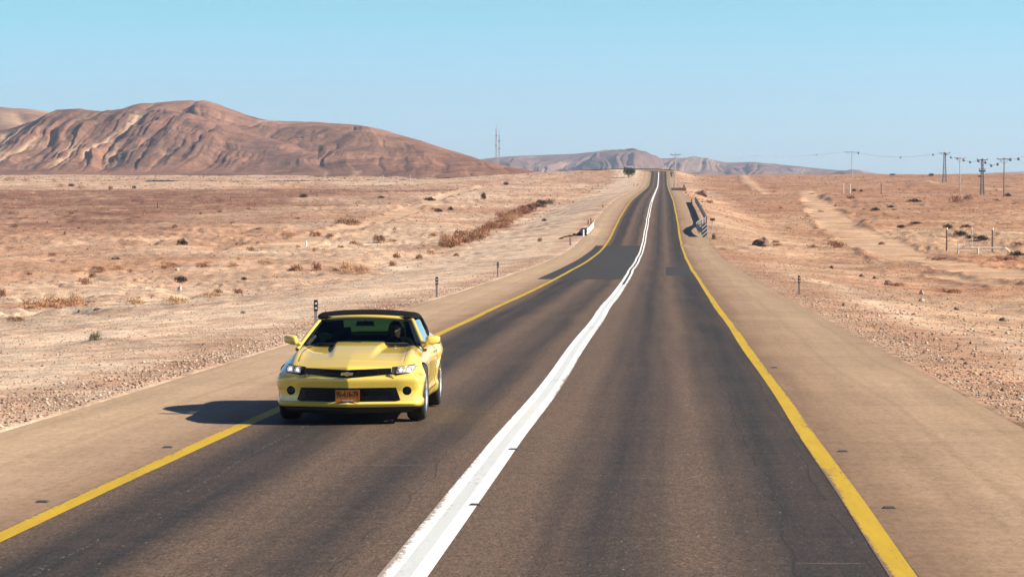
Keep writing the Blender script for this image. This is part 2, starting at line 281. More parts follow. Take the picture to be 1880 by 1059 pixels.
class MB:                                   # collects simple shapes into one mesh
    def __init__(s): s.v = []; s.f = []; s.m = []
    def add(s, v, f, m=0):
        b = len(s.v); s.v += [tuple(p) for p in v]; s.f += [tuple(i + b for i in q) for q in f]; s.m += [m] * len(f); return s
    def box(s, c, d, m=0, rot=None, taper=1):
        v = [Vector((sx * d[0] / 2 * (taper if sz > 0 else 1), sy * d[1] / 2 * (taper if sz > 0 else 1), sz * d[2] / 2)) for sz in (-1, 1) for sy in (-1, 1) for sx in (-1, 1)]
        if rot is not None: v = [rot @ p for p in v]
        return s.add([p + Vector(c) for p in v], [(0, 2, 3, 1), (4, 5, 7, 6), (0, 1, 5, 4), (2, 6, 7, 3), (0, 4, 6, 2), (1, 3, 7, 5)], m)
    def tube(s, pts, r, n=8, m=0, cap=True):
        pts = [Vector(p) for p in pts]; rs = r if isinstance(r, (list, tuple)) else [r] * len(pts); v = []; f = []
        for i, p in enumerate(pts):
            t = (pts[min(i + 1, len(pts) - 1)] - pts[max(i - 1, 0)]).normalized()
            a = t.cross(Vector((0, 0, 1)) if abs(t.z) < .9 else Vector((0, 1, 0))).normalized(); b = t.cross(a)
            v += [p + (a * math.cos(k * 2 * math.pi / n) + b * math.sin(k * 2 * math.pi / n)) * rs[i] for k in range(n)]
        for i in range(len(pts) - 1):
            f += [(i * n + k, i * n + (k + 1) % n, (i + 1) * n + (k + 1) % n, (i + 1) * n + k) for k in range(n)]
        if cap: f += [tuple(range(n))[::-1], tuple((len(pts) - 1) * n + k for k in range(n))]
        return s.add(v, f, m)
    def lathe(s, prof, axis='x', c=(0, 0, 0), n=32, m=0):     # prof: (axial, radius), closed ring
        v = []; k = len(prof)
        for j in range(n):
            a = j * 2 * math.pi / n
            for (ax, r) in prof:
                p = {'x': (ax, r * math.cos(a), r * math.sin(a)), 'y': (r * math.cos(a), ax, r * math.sin(a)), 'z': (r * math.cos(a), r * math.sin(a), ax)}[axis]
                v.append(Vector(p) + Vector(c))
        f = [(j * k + i, j * k + i + 1, ((j + 1) % n) * k + i + 1, ((j + 1) % n) * k + i) for j in range(n) for i in range(k - 1)]
        return s.add(v, f, m)
    def prism(s, poly, y0, y1, m=0):         # polygon in x,z extruded along y
        n = len(poly); v = [(x, y0, z) for x, z in poly] + [(x, y1, z) for x, z in poly]
        return s.add(v, [tuple(range(n))[::-1], tuple(range(n, 2 * n))] + [(i, (i + 1) % n, n + (i + 1) % n, n + i) for i in range(n)], m)
    def build(s, name, mats, parent=None, smooth=False, angle=None, fix=True):
        o = pydata(name, s.v, s.f, mats, parent, smooth, angle, s.m)
        if fix:
            bm = bmesh.new(); bm.from_mesh(o.data); bmesh.ops.recalc_face_normals(bm, faces=bm.faces); bm.to_mesh(o.data); bm.free()
            if angle: o.data.set_sharp_from_angle(angle=R(angle))
        return o
def copy_tree(o, parent=None):
    c = o.copy(); C.objects.link(c)
    if parent: c.parent = parent
    for ch in o.children: copy_tree(ch, c)
    return c

# ------------------------------------------------------------------ road profile and terrain
VD = [(1059, 18.67), (987, 21.02), (900, 24.78), (840, 28.4), (782, 33.06), (700, 42.9), (640, 54.6), (612, 62.4), (582, 74.2), (560, 86), (535, 105), (508, 134), (490, 163), (472, 199), (454, 236), (436, 266), (418, 291),
      (405, 314), (392, 346), (379.4, 388), (366.6, 455), (353.8, 632), (347.4, 790), (341, 960), (335, 1040), (328, 1100), (318, 1160), (312.5, 1195)]
_zp = [(-80, -.80), (-40, -1.63), (0, -2.457)] + [(d, -(v - VH) / F * d) for v, d in VD] + [(1225, 2.45), (1260, 2.3), (1330, .8), (1500, -3), (2000, -5), (9000, -8)]
_ys = np.concatenate([np.arange(-80, 20, 1.0), np.exp(np.linspace(math.log(20), math.log(1300), 900)), [1400, 1500, 2000, 9000]])
_zs = smooth_tab(_zp, _ys)
_k = np.exp(-np.linspace(-2, 2, 21) ** 2); _k /= _k.sum(); _pad = np.concatenate([_zs[:1].repeat(10), _zs, _zs[-1:].repeat(10)]); _zsm = np.convolve(_pad, _k, 'valid'); _w = (_ys > 90) & (_ys < 1230); _zs = np.where(_w, _zsm, _zs)
def zr(y): return np.interp(y, _ys, _zs)
def zL(y): return smooth_tab([(-90, -1.9), (0, -3.7), (60, -5.0), (130, -6.5), (236, -7.2), (450, -6.4), (800, -5.3), (1000, -4.3), (1300, -2.9), (1600, -1.8), (2200, .6), (2700, 2.0), (9000, 0)], y)
def zR(y): return smooth_tab([(-90, -1.3), (0, -2.95), (50, -4.05), (100, -5.1), (160, -6.3), (240, -7.1), (500, -6.7), (830, -6.2), (1056, -2.9), (1190, -1.1), (1300, .2), (1400, .1), (1800, -4), (9000, -8)], y)
def base_z(x, y):
    x = np.asarray(x, float); y = np.asarray(y, float); ax = np.abs(x)
    left = zL(y) + 6.0 * np.exp(-((x + 14) / 80) ** 2 - ((y - 1215) / 110) ** 2); right = zR(y)
    toe = np.where(x < 0, 19 + 10 * ss(170, 110, y) + 2 * vnoise(y / 23, y * 0, 5), 17 + 2 * vnoise(y / 31, y * 0, 6))
    side = np.where(x < 0, left, right)
    s = np.clip((ax - 6.5) / (toe - 6.5), 0, 1); s = s * s * (3 - 2 * s) * .65 + s * .35
    return zr(y) * (1 - s) + side * s
def relief(x, y):
    ax = np.abs(x); m = ss(6.5, 13, ax); p = ss(14, 30, ax)
    z = m * (.10 * fbm(x / 7, y / 9, 11) + .035 * fbm(x / 1.3, y / 1.6, 21, 3)) + p * (.42 * fbm(x / 34, y / 26, 31) + .16 * fbm(x / 6, y / 7, 41))
    rill = 1 - np.abs(fbm(x / 16 + .4 * fbm(x / 40, y / 40, 3), y / 20, 51, 3)) * 3.2
    z = z - p * .38 * np.clip(rill, 0, 1) ** 2
    big = p * ss(250, 500, y) * .9 * fbm(x / 90, y / 70, 61, 3)
    sc_ = fbm(x / 19 + .5 * fbm(x / 6, y / 6, 73, 2), y / 15, 71, 4) * 3.4; fr = sc_ - np.floor(sc_); z = z + p * .24 * (ss(.80, .97, fr) - fr) * ss(-.3, .4, fbm(x / 60, y / 60, 75, 2) + .25)
    return z + big + m * (.03 + .05 * ss(80, 300, y)) * vnoise(x / .55, y / 1.4, 79)
TRACKS = []
def dist_poly(x, y, poly):
    d = np.full(x.shape, 1e9)
    for (x0, y0), (x1, y1) in zip(poly[:-1], poly[1:]):
        dx, dy = x1 - x0, y1 - y0; L = dx * dx + dy * dy + 1e-9
        t = np.clip(((x - x0) * dx + (y - y0) * dy) / L, 0, 1); d = np.minimum(d, np.hypot(x - x0 - t * dx, y - y0 - t * dy))
    return d
def track_fields(x, y):
    inn = np.zeros(x.shape); berm = np.zeros(x.shape)
    for poly, w in TRACKS:
        P = np.array(poly); m = (x > P[:, 0].min() - 12) & (x < P[:, 0].max() + 12) & (y > P[:, 1].min() - 12) & (y < P[:, 1].max() + 12)
        if not m.any(): continue
        d = dist_poly(x[m], y[m], poly) + 1.0 * vnoise(x[m] / 4, y[m] / 14, 77) + .35 * vnoise(x[m] / 1.2, y[m] / 3, 76)
        inn[m] = np.maximum(inn[m], ss(w / 2 + 1.1, w / 2 - 1.3, d)); berm[m] = np.maximum(berm[m], np.exp(-((d - w / 2 - .5) / .38) ** 2) * (.7 + .3 * vnoise(x[m] / 2, y[m] / 4, 78)))
    return inn, berm
def ground_z(x, y):
    x = np.atleast_1d(np.asarray(x, float)); y = np.atleast_1d(np.asarray(y, float))
    inn, berm = track_fields(x, y)
    z = base_z(x, y) + relief(x, y) * (1 - inn * .85) + berm * .22 - inn * .12
    sub = ss(6.30, 6.05, np.abs(x)) * (y < 1240)
    return z - sub * .06
def gz(x, y): return float(ground_z(x, y)[0])
def hit(u, v, fn=None):                     # where the view direction meets the terrain
    d = ray(u, v); ts = np.concatenate([np.arange(10, 600, .5), np.arange(600, 4000, 2.0)])
    P = np.array((CX, 0, 0)) + ts[:, None] * np.array(d); g = (fn or ground_z)(P[:, 0], P[:, 1]); i = np.argmax(P[:, 2] < g)
    if P[i, 2] >= g[i]: i = len(ts) - 1
    return Vector((P[i, 0], P[i, 1], g[i]))
for pts, w in (([(1478, 349), (1488, 360), (1503, 375), (1522, 393), (1540, 410), (1575, 432), (1620, 455), (1680, 472), (1760, 487), (1900, 512)], 5.8), ([(1318, 452), (1380, 462), (1460, 470), (1540, 474), (1640, 480), (1720, 487)], 3.6), ([(1640, 500), (1740, 508), (1900, 530)], 3.0), ([(1352, 318), (1368, 330), (1390, 345), (1412, 356)], 4.0),
               ([(1850, 300 + 48), (1770, 345), (1722, 338), (1700, 330)], 3.5), ([(690, 410), (760, 380), (850, 352), (900, 340)], 5.0), ([(480, 455), (600, 428), (690, 410)], 4.0)):
    TRACKS.append(([tuple(hit(u, v, base_z)[:2]) for u, v in pts], w))

def ground_colour(x, y, z):
    ax = np.abs(x); L = x < 0
    pale = np.array((.55, .43, .325)); tan = np.array((.46, .33, .24)); brown = np.array((.27, .145, .09)); redd = np.array((.34, .195, .125)); purple = np.array((.19, .100, .072)); trackc = np.array((.52, .37, .25))
    def mx(a, b, t): return a * (1 - t[..., None]) + b * t[..., None]
    n1 = fbm(x / 25, y / 40, 101); n2 = fbm(x / 9, y / 14, 111); n3 = fbm(x / 80, y / 120, 121); n4 = fbm(x / 2.2, y / 3, 131, 3)
    c = np.broadcast_to(tan, x.shape + (3,)).copy()
    c = mx(c, redd, ss(.0, .5, n1 + .35 * n2) * .6)
    c = mx(c, pale * .88, ss(.15, .55, -n1 + .4 * n2) * .7)
    band = ss(300, 380, y + 60 * n3) * ss(1000, 800, y + 90 * n3) * ss(-40, -75, x + 30 * n3 + .06 * (y - 500))
    c = mx(c, purple, band * (.95 - .30 * ss(.2, .5, n2)))
    c = mx(c, mx(c, redd, np.full(x.shape, .55)), ss(300, 700, y) * (x > 20))
    toe = np.where(L, 19 + 10 * ss(170, 110, y), 15.5)
    c = np.where(L[..., None], c, c * np.array((.84, .76, .69))); vb = ss(toe + 1.5, toe - 2.0, ax + 2.2 * vnoise(y / 9, x / 9, 7)) * np.where(L, 1, .12)
    for (pu, pv, pw, ph) in RED: c = mx(c, np.array((.33, .165, .095)), np.exp(-((x - pu) / pw) ** 2 - ((y - pv) / ph) ** 2) * (.6 + .5 * n2) * .9)
    c = mx(c, pale * (1 + .08 * n2[..., None]), vb)
    st = np.exp(-((ax - 7.3 - .5 * vnoise(y / 6, y * 0, 8)) / .9) ** 2) * (.6 + .5 * n4)
    c = mx(c, brown * 1.12, np.clip(st, 0, 1) * .75)
    rs = np.exp(-((x - 9.4 - .8 * vnoise(y / 12, y * 0, 9)) / .55) ** 2) * (y < 150)
    c = mx(c, pale * 1.05, np.clip(rs, 0, 1) * .7)
    c = mx(c, redd, np.clip(ss(.1, .5, n4 + .5 * n2), 0, 1) * .35)
    inn, berm = track_fields(x, y); c = mx(c, trackc, inn * (.62 + .2 * n4)); c = mx(c, brown, np.clip(berm, 0, 1) * .45)
    return np.clip(c, .02, .8)

RED = []
for u, v, pw, ph in ((1780, 474, 9, 16), (1860, 478, 7, 14), (1690, 470, 6, 10), (1690, 528, 5, 9), (1760, 534, 5, 8), (1500, 430, 6, 30), (1345, 470, 3, 10), (560, 492, 6, 12), (330, 488, 6, 14), (850, 450, 5, 25), (130, 563, 5, 8)):
    q = hit(u, v, base_z); RED.append((q.x, q.y, pw, ph))
def build_ground():
    dense = np.linspace(-13.6, 13.6, 600); o = np.concatenate([[14.5, 16, 18, 21, 25, 30, 36, 44, 54, 66, 80, 96, 115, 136, 158]]); phi = np.concatenate([-o[::-1], dense, o])
    r = np.concatenate([np.linspace(1.0, 17, 30), np.exp(np.linspace(math.log(17.5), math.log(1500), 760)), np.exp(np.linspace(math.log(1530), math.log(11000), 60))])
    A = np.radians(phi - YAW)[None, :]; rr = r[:, None]
    X = CX + rr * np.sin(A); Y = rr * np.cos(A) + 0 * X; Z = ground_z(X.ravel(), Y.ravel()).reshape(X.shape)
    col = ground_colour(X, Y, Z)
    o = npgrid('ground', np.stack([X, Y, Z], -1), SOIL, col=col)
    tag(o, kind='structure')
build_ground()

# road sheets: swept strips along the centreline, which swings left behind the crest
def centreline():
    ys = np.concatenate([np.arange(-60, 20, 2.0), np.exp(np.linspace(math.log(20), math.log(1165), 520))]); pts = [(0.0, y, float(zr(y)), 0.0) for y in ys]
    cx0, cy0, rad = -95.0, ys[-1], 95.0
    for a in np.linspace(2, 92, 46):
        yy = cy0 + rad * math.sin(R(a)); z = float(zr(min(yy, 1222))) + (.02 * (a - 40) / 52 if a > 40 else 0)
        pts.append((cx0 + rad * math.cos(R(a)), yy, z, R(a)))
    x, y, z, h = pts[-1]
    for k in range(1, 30): pts.append((x - k * 5, y + k * .1, z - .003 * k * k, h))
    return np.array(pts)
CL = centreline()
def strip(name, x0, x1, mat, lift, y0=-1e9, y1=1e9, n=1, label_kind='structure', wob=0, rag=None):
    P = CL[(CL[:, 1] >= y0) & (CL[:, 1] <= y1)]
    xs = np.linspace(x0, x1, n + 1); rows = []
    for (x, y, z, h) in P:
        w = wob * float(vnoise(y / 14.0, 0.3, 400))
        q = xs.copy()
        if rag is not None: q[rag] += math.copysign(.16 * float(vnoise(y / .9, 7.7, 410)) + .12 * float(vnoise(y / 4, 3.3, 411)), q[rag])
        rows.append([(x + (k + w) * math.cos(h), y + (k + w) * math.sin(h), z + lift - (.008 if rag is not None and i == rag else 0)) for i, k in enumerate(q)])
    o = npgrid(name, np.array(rows), mat); tag(o, kind=label_kind); return o
strip('road', -3.58, 3.58, ASPH, 0, n=8); strip('road_shoulder', -6.42, -3.58, SHO, 0, n=4, rag=0); strip('road_shoulder', 3.58, 6.42, SHO, 0, n=4, rag=4)
strip('road_patch', -4.35, -.26, PATCH, .0015, 127, 243); strip('road_patch', 1.95, 3.36, PATCH, .0015, 137, 164)
for sx in (-1, 1): strip('edge_line', sx * 3.5 - .10, sx * 3.5 + .10, YEL, .003, wob=.04)
wc = -.04
strip('centre_line', wc - .178, wc - .06, WHT, .003, wob=.05); strip('centre_line', wc + .06, wc + .178, WHT, .003, wob=.05)
strip('centre_line', wc - .06, wc + .06, GAP, .0028, y1=118, wob=.05); strip('centre_line', wc - .06, wc + .06, GAPD, .0028, y0=116, y1=430, wob=.05); strip('centre_line', wc - .06, wc + .06, WHT, .0028, y0=428, wob=.05)

# ------------------------------------------------------------------ hills
def hill(name, sky, base, dr, back, mat, cols, colour, gully, hs=60, nr=150):
    u = np.linspace(sky[0][0], sky[-1][0], cols); vs = smooth_tab(sky, u); ba = np.interp(u, [p[0] for p in base], [p[1] for p in base]); bz = np.interp(u, [p[0] for p in base], [p[2] for p in base]); drr = np.interp(u, [p[0] for p in dr], [p[1] for p in dr])
    t = np.concatenate([np.linspace(-.06, 1, nr), np.linspace(1.03, 2.2, 40)])[:, None]
    D = ba + (drr - ba) * np.minimum(t, 1) + np.maximum(t - 1, 0) * back
    top = (VH - vs) / F * drr
    tt = np.clip(t, 0, 1); shape = .62 * tt + .38 * ss(0, 1, tt); fall = np.clip(t - 1, 0, None)
    Z = bz + (top - bz) * (shape * (1 - .75 * ss(0, 1.1, fall))) - 2.5 * (t < 0) * (-t / .06)
    lat = (u - 940) / F * D; U = u[None, :] + 0 * t
    g, pal = gully(U, tt + 0 * U, lat, D)
    env = (np.clip(tt * 4, 0, 1) * (1 - (1.0 if dr[0][1] > 5000 else .75) * ss(.8, 1.0, tt)) * (t <= 1) + .25 * (t > 1)); Z = Z + g * env * np.clip((top - bz) / hs, .05, 1)
    a = R(YAW); X = CX + lat * math.cos(a) - D * math.sin(a); Y = lat * math.sin(a) + D * math.cos(a)
    o = npgrid(name, np.stack([X, Y + 0 * X, Z], -1), mat, col=np.clip(colour(U, tt + 0 * U, pal, lat, D), .02, .7)); tag(o, kind='structure'); return o
HILLM = hill_material('hill_soil', .12); FARM = hill_material('far_hill_soil', .03)
def mx3(a, b, t): return np.array(a) * (1 - t[..., None]) + np.array(b) * t[..., None]
def gully_front(U, t, lat, D):
    q = (U - 135 * t * (1 - .3 * ss(250, 500, U)) - 900) / 36 + .5 * fbm(U / 90, t * 3, 201); r1 = np.abs(vnoise(q, t * 1.2 + 3, 203)) ; r2 = np.abs(vnoise(q * 2.7, t * 3.0, 207)); r0 = np.abs(vnoise(q * .42, t * .7, 209))
    amp = ss(520, 260, U); g = (r0 - .35) * 8 * (amp + .5) + (np.sqrt(r1 * r1 + .012) - .35) * 6 * (amp + .3) + (r2 - .3) * 2.4 * (amp + .4) + 2 * fbm(lat / 30, D / 30, 215) + (np.abs(vnoise(q * 7.3, t * 7, 211)) - .3) * .8 + .5 * fbm(lat / 7, D / 16, 213)
    pal = ss(.42, .05, r1 + .3 * r2) * ss(350, 230, U + 50 * fbm(U / 60, t * 4, 217)) * ss(.05, .25, t) * ss(1.0, .8, t) * (.55 + .9 * vnoise(q * .5, t * 2, 219))
    pal = pal + .8 * ss(.25, .6, vnoise(q * 1.1, t * 5, 221)) * ss(.1, .2, t) * ss(.55, .35, t) * ss(260, 150, U)
    return g, np.clip(pal, 0, 1)
def col_front(U, t, pal, lat, D):
    n = fbm(lat / 45, D / 60, 231); n2 = fbm(lat / 14, D / 20, 233)
    c = mx3((.205, .108, .074), (.135, .077, .058), ss(-.2, .5, n + .5 * n2)); c = c * (1 - .25 * (ss(.45, .9, t) * ss(420, 250, U))[..., None]); c = mx3((0, 0, 0), (1, 1, 1), ss(9, 10, t)) + c
    c = c * (1 - pal[..., None]) + np.array((.43, .30, .20)) * pal[..., None]
    return c * (1 - .4 * ss(.12, 0, t)[..., None]) + np.array((.22, .11, .075)) * (.4 * ss(.12, 0, t))[..., None]
def gully_back(U, t, lat, D):
    q = (U - 70 * t) / 62 + .6 * fbm(U / 120, t * 2, 241); r1 = np.abs(vnoise(q, t * 1.5, 243)); r2 = np.abs(vnoise(q * 3.1, t * 3, 245))
    g = (r1 - .35) * 5.5 + (r2 - .3) * 1.6 + 3 * fbm(lat / 60, D / 60, 247) + (np.abs(vnoise(q * 9, t * 8, 246)) - .3) * .5 + .45 * fbm(lat / 8, D / 18, 248)
    pal = ss(.16, .0, r1) * ss(.2, .5, vnoise(q * .6, t * 3, 249)) * .5
    return g, np.clip(pal, 0, 1)
def col_back(U, t, pal, lat, D):
    n = fbm(lat / 70, D / 90, 251); c = mx3((.225, .120, .080), (.165, .090, .063), ss(-.3, .5, n)); red = ss(650, 950, U) * .6; c = c * (1 - red[..., None]) + np.array((.24, .105, .058)) * red[..., None]
    return c * (1 - pal[..., None]) + np.array((.46, .31, .21)) * pal[..., None]
hill('hill', [(-640, 326), (-520, 312), (-400, 284), (-260, 255), (-100, 246), (0, 238), (50, 226), (110, 204), (150, 199), (190, 203), (225, 201), (300, 206), (360, 214), (420, 231), (480, 250), (540, 265), (620, 288), (700, 309), (760, 325)],
     [(-640, 2150, 2.6), (0, 2150, 2.6), (300, 2100, 1.6), (760, 1950, -.4)], [(-640, 2650), (300, 2600), (760, 2200)], 260, HILLM, 760, col_front, gully_front)
hill('hill', [(130, 240), (190, 215), (225, 200), (260, 190.5), (320, 187.5), (370, 186), (395, 191), (430, 204), (480, 219), (520, 223.5), (560, 224), (640, 228), (700, 239), (760, 255), (800, 268), (860, 286), (900, 298), (950, 309), (1000, 317), (1050, 325), (1090, 332)],
     [(130, 2250, .5), (500, 2000, -.5), (700, 1850, -1.0), (850, 1600, -2.2), (1000, 1330, -3.2), (1090, 1230, -3.4)], [(130, 2950), (500, 2850), (800, 2500), (950, 1900), (1090, 1330)], 500, HILLM, 620, col_back, gully_back)
def gully_s(U, t, lat, D):
    q = U / 55 + t; return (np.abs(vnoise(q, t, 261)) - .35) * 6, ss(.3, .5, vnoise(q * .8, t * 4, 263)) * .6
hill('hill', [(-900, 325), (-700, 270), (-480, 205), (-300, 190), (-120, 192), (0, 197), (40, 200), (85, 205), (140, 216), (220, 240), (300, 262)], [(-900, 2800, 2), (300, 2800, 2)], [(-900, 3500), (300, 3500)], 500, HILLM, 240, lambda U, t, p, l, D: mx3((.25, .145, .10), (.38, .26, .18), p), gully_s, nr=60)
def gully_far(U, t, lat, D):
    q = (U - 34 * t) / 58 + .45 * fbm(U / 90, t * 2, 271); r0 = np.abs(vnoise(q, t * .6, 273)); r1 = np.abs(vnoise(q * 3.1, t * 1.6, 275)); r2 = np.abs(vnoise(q * 7, t * 3, 277))
    return (r0 - .30) * 56 * ss(0, .35, t) * (1 - .85 * ss(.6, 1, t)) + (r1 - .3) * 14 + (r2 - .3) * 4, ss(.2, .6, vnoise(q, t * 3, 279))
hill('hill', [(840, 300), (905, 290), (960, 286), (1020, 284), (1050, 283), (1080, 280), (1120, 277.5), (1160, 278.5), (1180, 286), (1200, 291.5), (1240, 290.5), (1290, 290), (1310, 294), (1340, 298.5), (1380, 297.5), (1400, 299.5), (1450, 304), (1500, 309), (1560, 315), (1620, 320), (1690, 325)],
     [(840, 5600, -8), (1690, 5600, -8)], [(840, 7600), (1690, 7000)], 1200, FARM, 700, lambda U, t, p, l, D: mx3((.14, .080, .068), (.225, .145, .115), p), gully_far)
hill('hill', [(1600, 327), (1680, 323.5), (1760, 321.5), (1830, 317), (1880, 315), (1960, 312), (2150, 308)], [(1600, 6000, -8), (2150, 6000, -8)], [(1600, 9000), (2150, 9000)], 900, FARM, 160, lambda U, t, p, l, D: mx3((.27, .14, .10), (.33, .20, .15), p), lambda U, t, lat, D: (8 * fbm(lat / 300, D / 300, 281), ss(0, .5, fbm(lat / 200, D / 300, 283))), nr=60)

# ------------------------------------------------------------------ sky, sun, air
w = bpy.data.worlds.new('World'); bpy.context.scene.world = w; w.use_nodes = True; nt = w.node_tree
SUN_EL = 31.0; SUN_DIR = Vector((1, -.035, 0)).normalized(); az = math.atan2(SUN_DIR.x, SUN_DIR.y)
sky = N(nt, 'ShaderNodeTexSky', sky_type='NISHITA'); sky.sun_disc = False; sky.sun_elevation = R(SUN_EL); sky.sun_rotation = az; sky.air_density = 1.0; sky.dust_density = .3; sky.ozone_density = 3.0; sky.altitude = 300
bg = nt.nodes['Background']; bg.inputs[1].default_value = .10
tcs = N(nt, 'ShaderNodeTexCoord'); sps = N(nt, 'ShaderNodeSeparateXYZ'); nt.links.new(tcs.outputs['Generated'], sps.inputs[0])
tr = ramp(nt, [(0.0, (.51, .725, 1.10)), (.05, (.475, .72, 1.09)), (.13, (.41, .69, .96)), (.208, (.355, .665, .80)), (.5, (.30, .46, .62)), (1.0, (.22, .31, .45))]); nt.links.new(mathn(nt, 'DIVIDE', sps.outputs[2], .3, True), tr.inputs[0])
nt.links.new(mixc(nt, 1.0, sky.outputs[0], tr.outputs[0], 'MULTIPLY'), bg.inputs[0])
sd = bpy.data.lights.new('sun', 'SUN'); sd.energy = 5.0; sd.angle = R(.5); sd.color = (1, .88, .69); so = bpy.data.objects.new('sun', sd); C.objects.link(so)
v = Vector((SUN_DIR.x * math.cos(R(SUN_EL)), SUN_DIR.y * math.cos(R(SUN_EL)), math.sin(R(SUN_EL)))); so.rotation_euler = v.to_track_quat('Z', 'Y').to_euler()
HAZE = True
if HAZE:
    mb = MB().box((200, 5200, 150), (9000, 11600, 400)); hz = mb.build('haze', []); tag(hz, kind='stuff')
    m = bpy.data.materials.new('haze_air'); m.use_nodes = True; t = m.node_tree; t.nodes.clear(); out = N(t, 'ShaderNodeOutputMaterial'); pv = N(t, 'ShaderNodeVolumePrincipled')
    pv.inputs['Color'].default_value = (.62, .76, .98, 1); pv.inputs['Density'].default_value = 7.5e-5; pv.inputs['Anisotropy'].default_value = .2; t.links.new(pv.outputs[0], out.inputs['Volume']); hz.data.materials.append(m)
sc = bpy.context.scene; sc.view_settings.view_transform = 'Standard'; sc.view_settings.look = 'None'; sc.view_settings.exposure = 1.10; sc.view_settings.gamma = 1
sc.cycles.max_bounces = 6; sc.cycles.volume_bounces = 0; sc.cycles.transparent_max_bounces = 12
#PART2
# ------------------------------------------------------------------ the car (local axes: nose towards -Y, its left side +X, ground z = 0)
def bump1(x, c, w): return np.exp(-((x - c) / w) ** 2)
def hw(y): return smooth_tab([(-2.42, .930), (-2.1, .945), (-1.5, .946), (-.9, .920), (-.1, .905), (.6, .918), (1.3, .957), (1.8, .945), (2.42, .87)], y)
def top_c(y): return smooth_tab([(-2.42, .705), (-2.25, .742), (-2.0, .792), (-1.5, .858), (-1.0, .893), (-.62, .912), (-.3, .93), (.4, .955), (1.1, .975), (1.6, .99), (2.15, 1.0), (2.42, .985)], y)
def vpush(ax): return .275 * ax + .50 * np.maximum(0, ax - .62) ** 2
def face_y(z): return smooth_tab([(0, .10), (.17, .075), (.215, .0), (.26, -.005), (.285, .035), (.40, .040), (.47, .022), (.565, .0), (.58, .004), (.60, .024), (.69, .03), (.72, .02), (.80, .0)], z)
def deform(xn, yn, zn):                     # unit box (x -1..1, y metres, z 0..1) -> body
    zb = smooth_tab([(-2.42, .20), (-2.0, .165), (0, .17), (1.8, .19), (2.42, .27)], yn)
    tc = top_c(yn); axn = np.abs(xn)
    bw = smooth_tab([(-2.2, .27), (-1.4, .335), (-.6, .40), (0, .4)], yn)            # raised centre of the bonnet
    bul = .058 * ss(bw + .055, bw - .03, axn) * ss(-2.1, -.95, yn) * ss(.3, -.3, yn)
    fen = .040 * bump1(axn, .86, .11) * (bump1(yn, -1.35, .75) + .8 * bump1(yn, 1.25, .6)) - .05 * ss(.84, 1, axn)
    crown = -.030 * axn ** 2 * ss(1.9, -2.2, yn) - .055 * axn * ss(-1.75, -2.42, yn) * 0
    top = tc + bul + fen + crown + .012 * (1 - axn) * ss(-.9, -2.0, yn)
    z = zb + zn * (top - zb)
    prof = smooth_tab([(0, .945), (.10, .975), (.22, .985), (.30, .965), (.55, .985), (.76, 1.0), (.80, .992), (.90, .955), (1, .90)], zn)
    x = xn * hw(yn) * prof
    wf = ss(-1.15, -2.35, yn); y = yn + wf * vpush(np.abs(x)) + ss(-2.15, -2.42, yn) * face_y(z)
    y = y - ss(2.0, 2.42, yn) * .22 * np.abs(x) ** 2
    return np.stack([x, y, z], -1)
def body_shell():
    nx, nz = 88, 34; gx = np.linspace(-1, 1, nx + 1); gz_ = np.linspace(0, 1, nz + 1)
    gy = np.unique(np.round(np.concatenate([np.linspace(-2.42, -2.1, 17), np.linspace(-2.1, -.62, 60), np.linspace(-.62, .78, 48), np.linspace(.78, 2.42, 56)]), 5)); ny = len(gy) - 1
    lo = np.array((-1, -2.42, 0)); hi = np.array((1, 2.42, 1)); r = np.array((.10, .10, .14))
    idx = {}; V = []
    def vid(i, j, k):
        if (i, j, k) not in idx: idx[(i, j, k)] = len(V); V.append((gx[i], gy[j], gz_[k]))
        return idx[(i, j, k)]
    Fc = []; M = []
    def q(a, b, c, d, m): Fc.append((a, b, c, d)); M.append(m)
    for i in range(nx):
        for j in range(ny):
            ym = (gy[j] + gy[j + 1]) / 2; xm = abs(gx[i] + gx[i + 1]) / 2
            q(vid(i, j, nz), vid(i + 1, j, nz), vid(i + 1, j + 1, nz), vid(i, j + 1, nz), 2 if (-2.1 < ym < -.62 and xm < .80) else 0)
            q(vid(i, j, 0), vid(i, j + 1, 0), vid(i + 1, j + 1, 0), vid(i + 1, j, 0), 1)
        for k in range(nz):
            q(vid(i, 0, k), vid(i + 1, 0, k), vid(i + 1, 0, k + 1), vid(i, 0, k + 1), 0)
            q(vid(i, ny, k), vid(i, ny, k + 1), vid(i + 1, ny, k + 1), vid(i + 1, ny, k), 0)
    for j in range(ny):
        ym = (gy[j] + gy[j + 1]) / 2
        for k in range(nz):
            zm = (gz_[k] + gz_[k + 1]) / 2; t = 3 if (-.62 < ym < .78 and zm > .20) else 0
            q(vid(0, j, k), vid(0, j, k + 1), vid(0, j + 1, k + 1), vid(0, j + 1, k), t); q(vid(nx, j, k), vid(nx, j + 1, k), vid(nx, j + 1, k + 1), vid(nx, j, k + 1), t)
    P = np.array(V); c = np.clip(P, lo + r, hi - r); e = (P - c) / r; l2 = np.linalg.norm(e, axis=1, keepdims=True); li = np.abs(e).max(1, keepdims=True)
    P = c + r * e * np.where(l2 > 1e-9, li / np.maximum(l2, 1e-9), 0)
    return deform(P[:, 0], P[:, 1], P[:, 2]), Fc, M
AX_F, AX_R, WR = -1.45, 1.40, .362
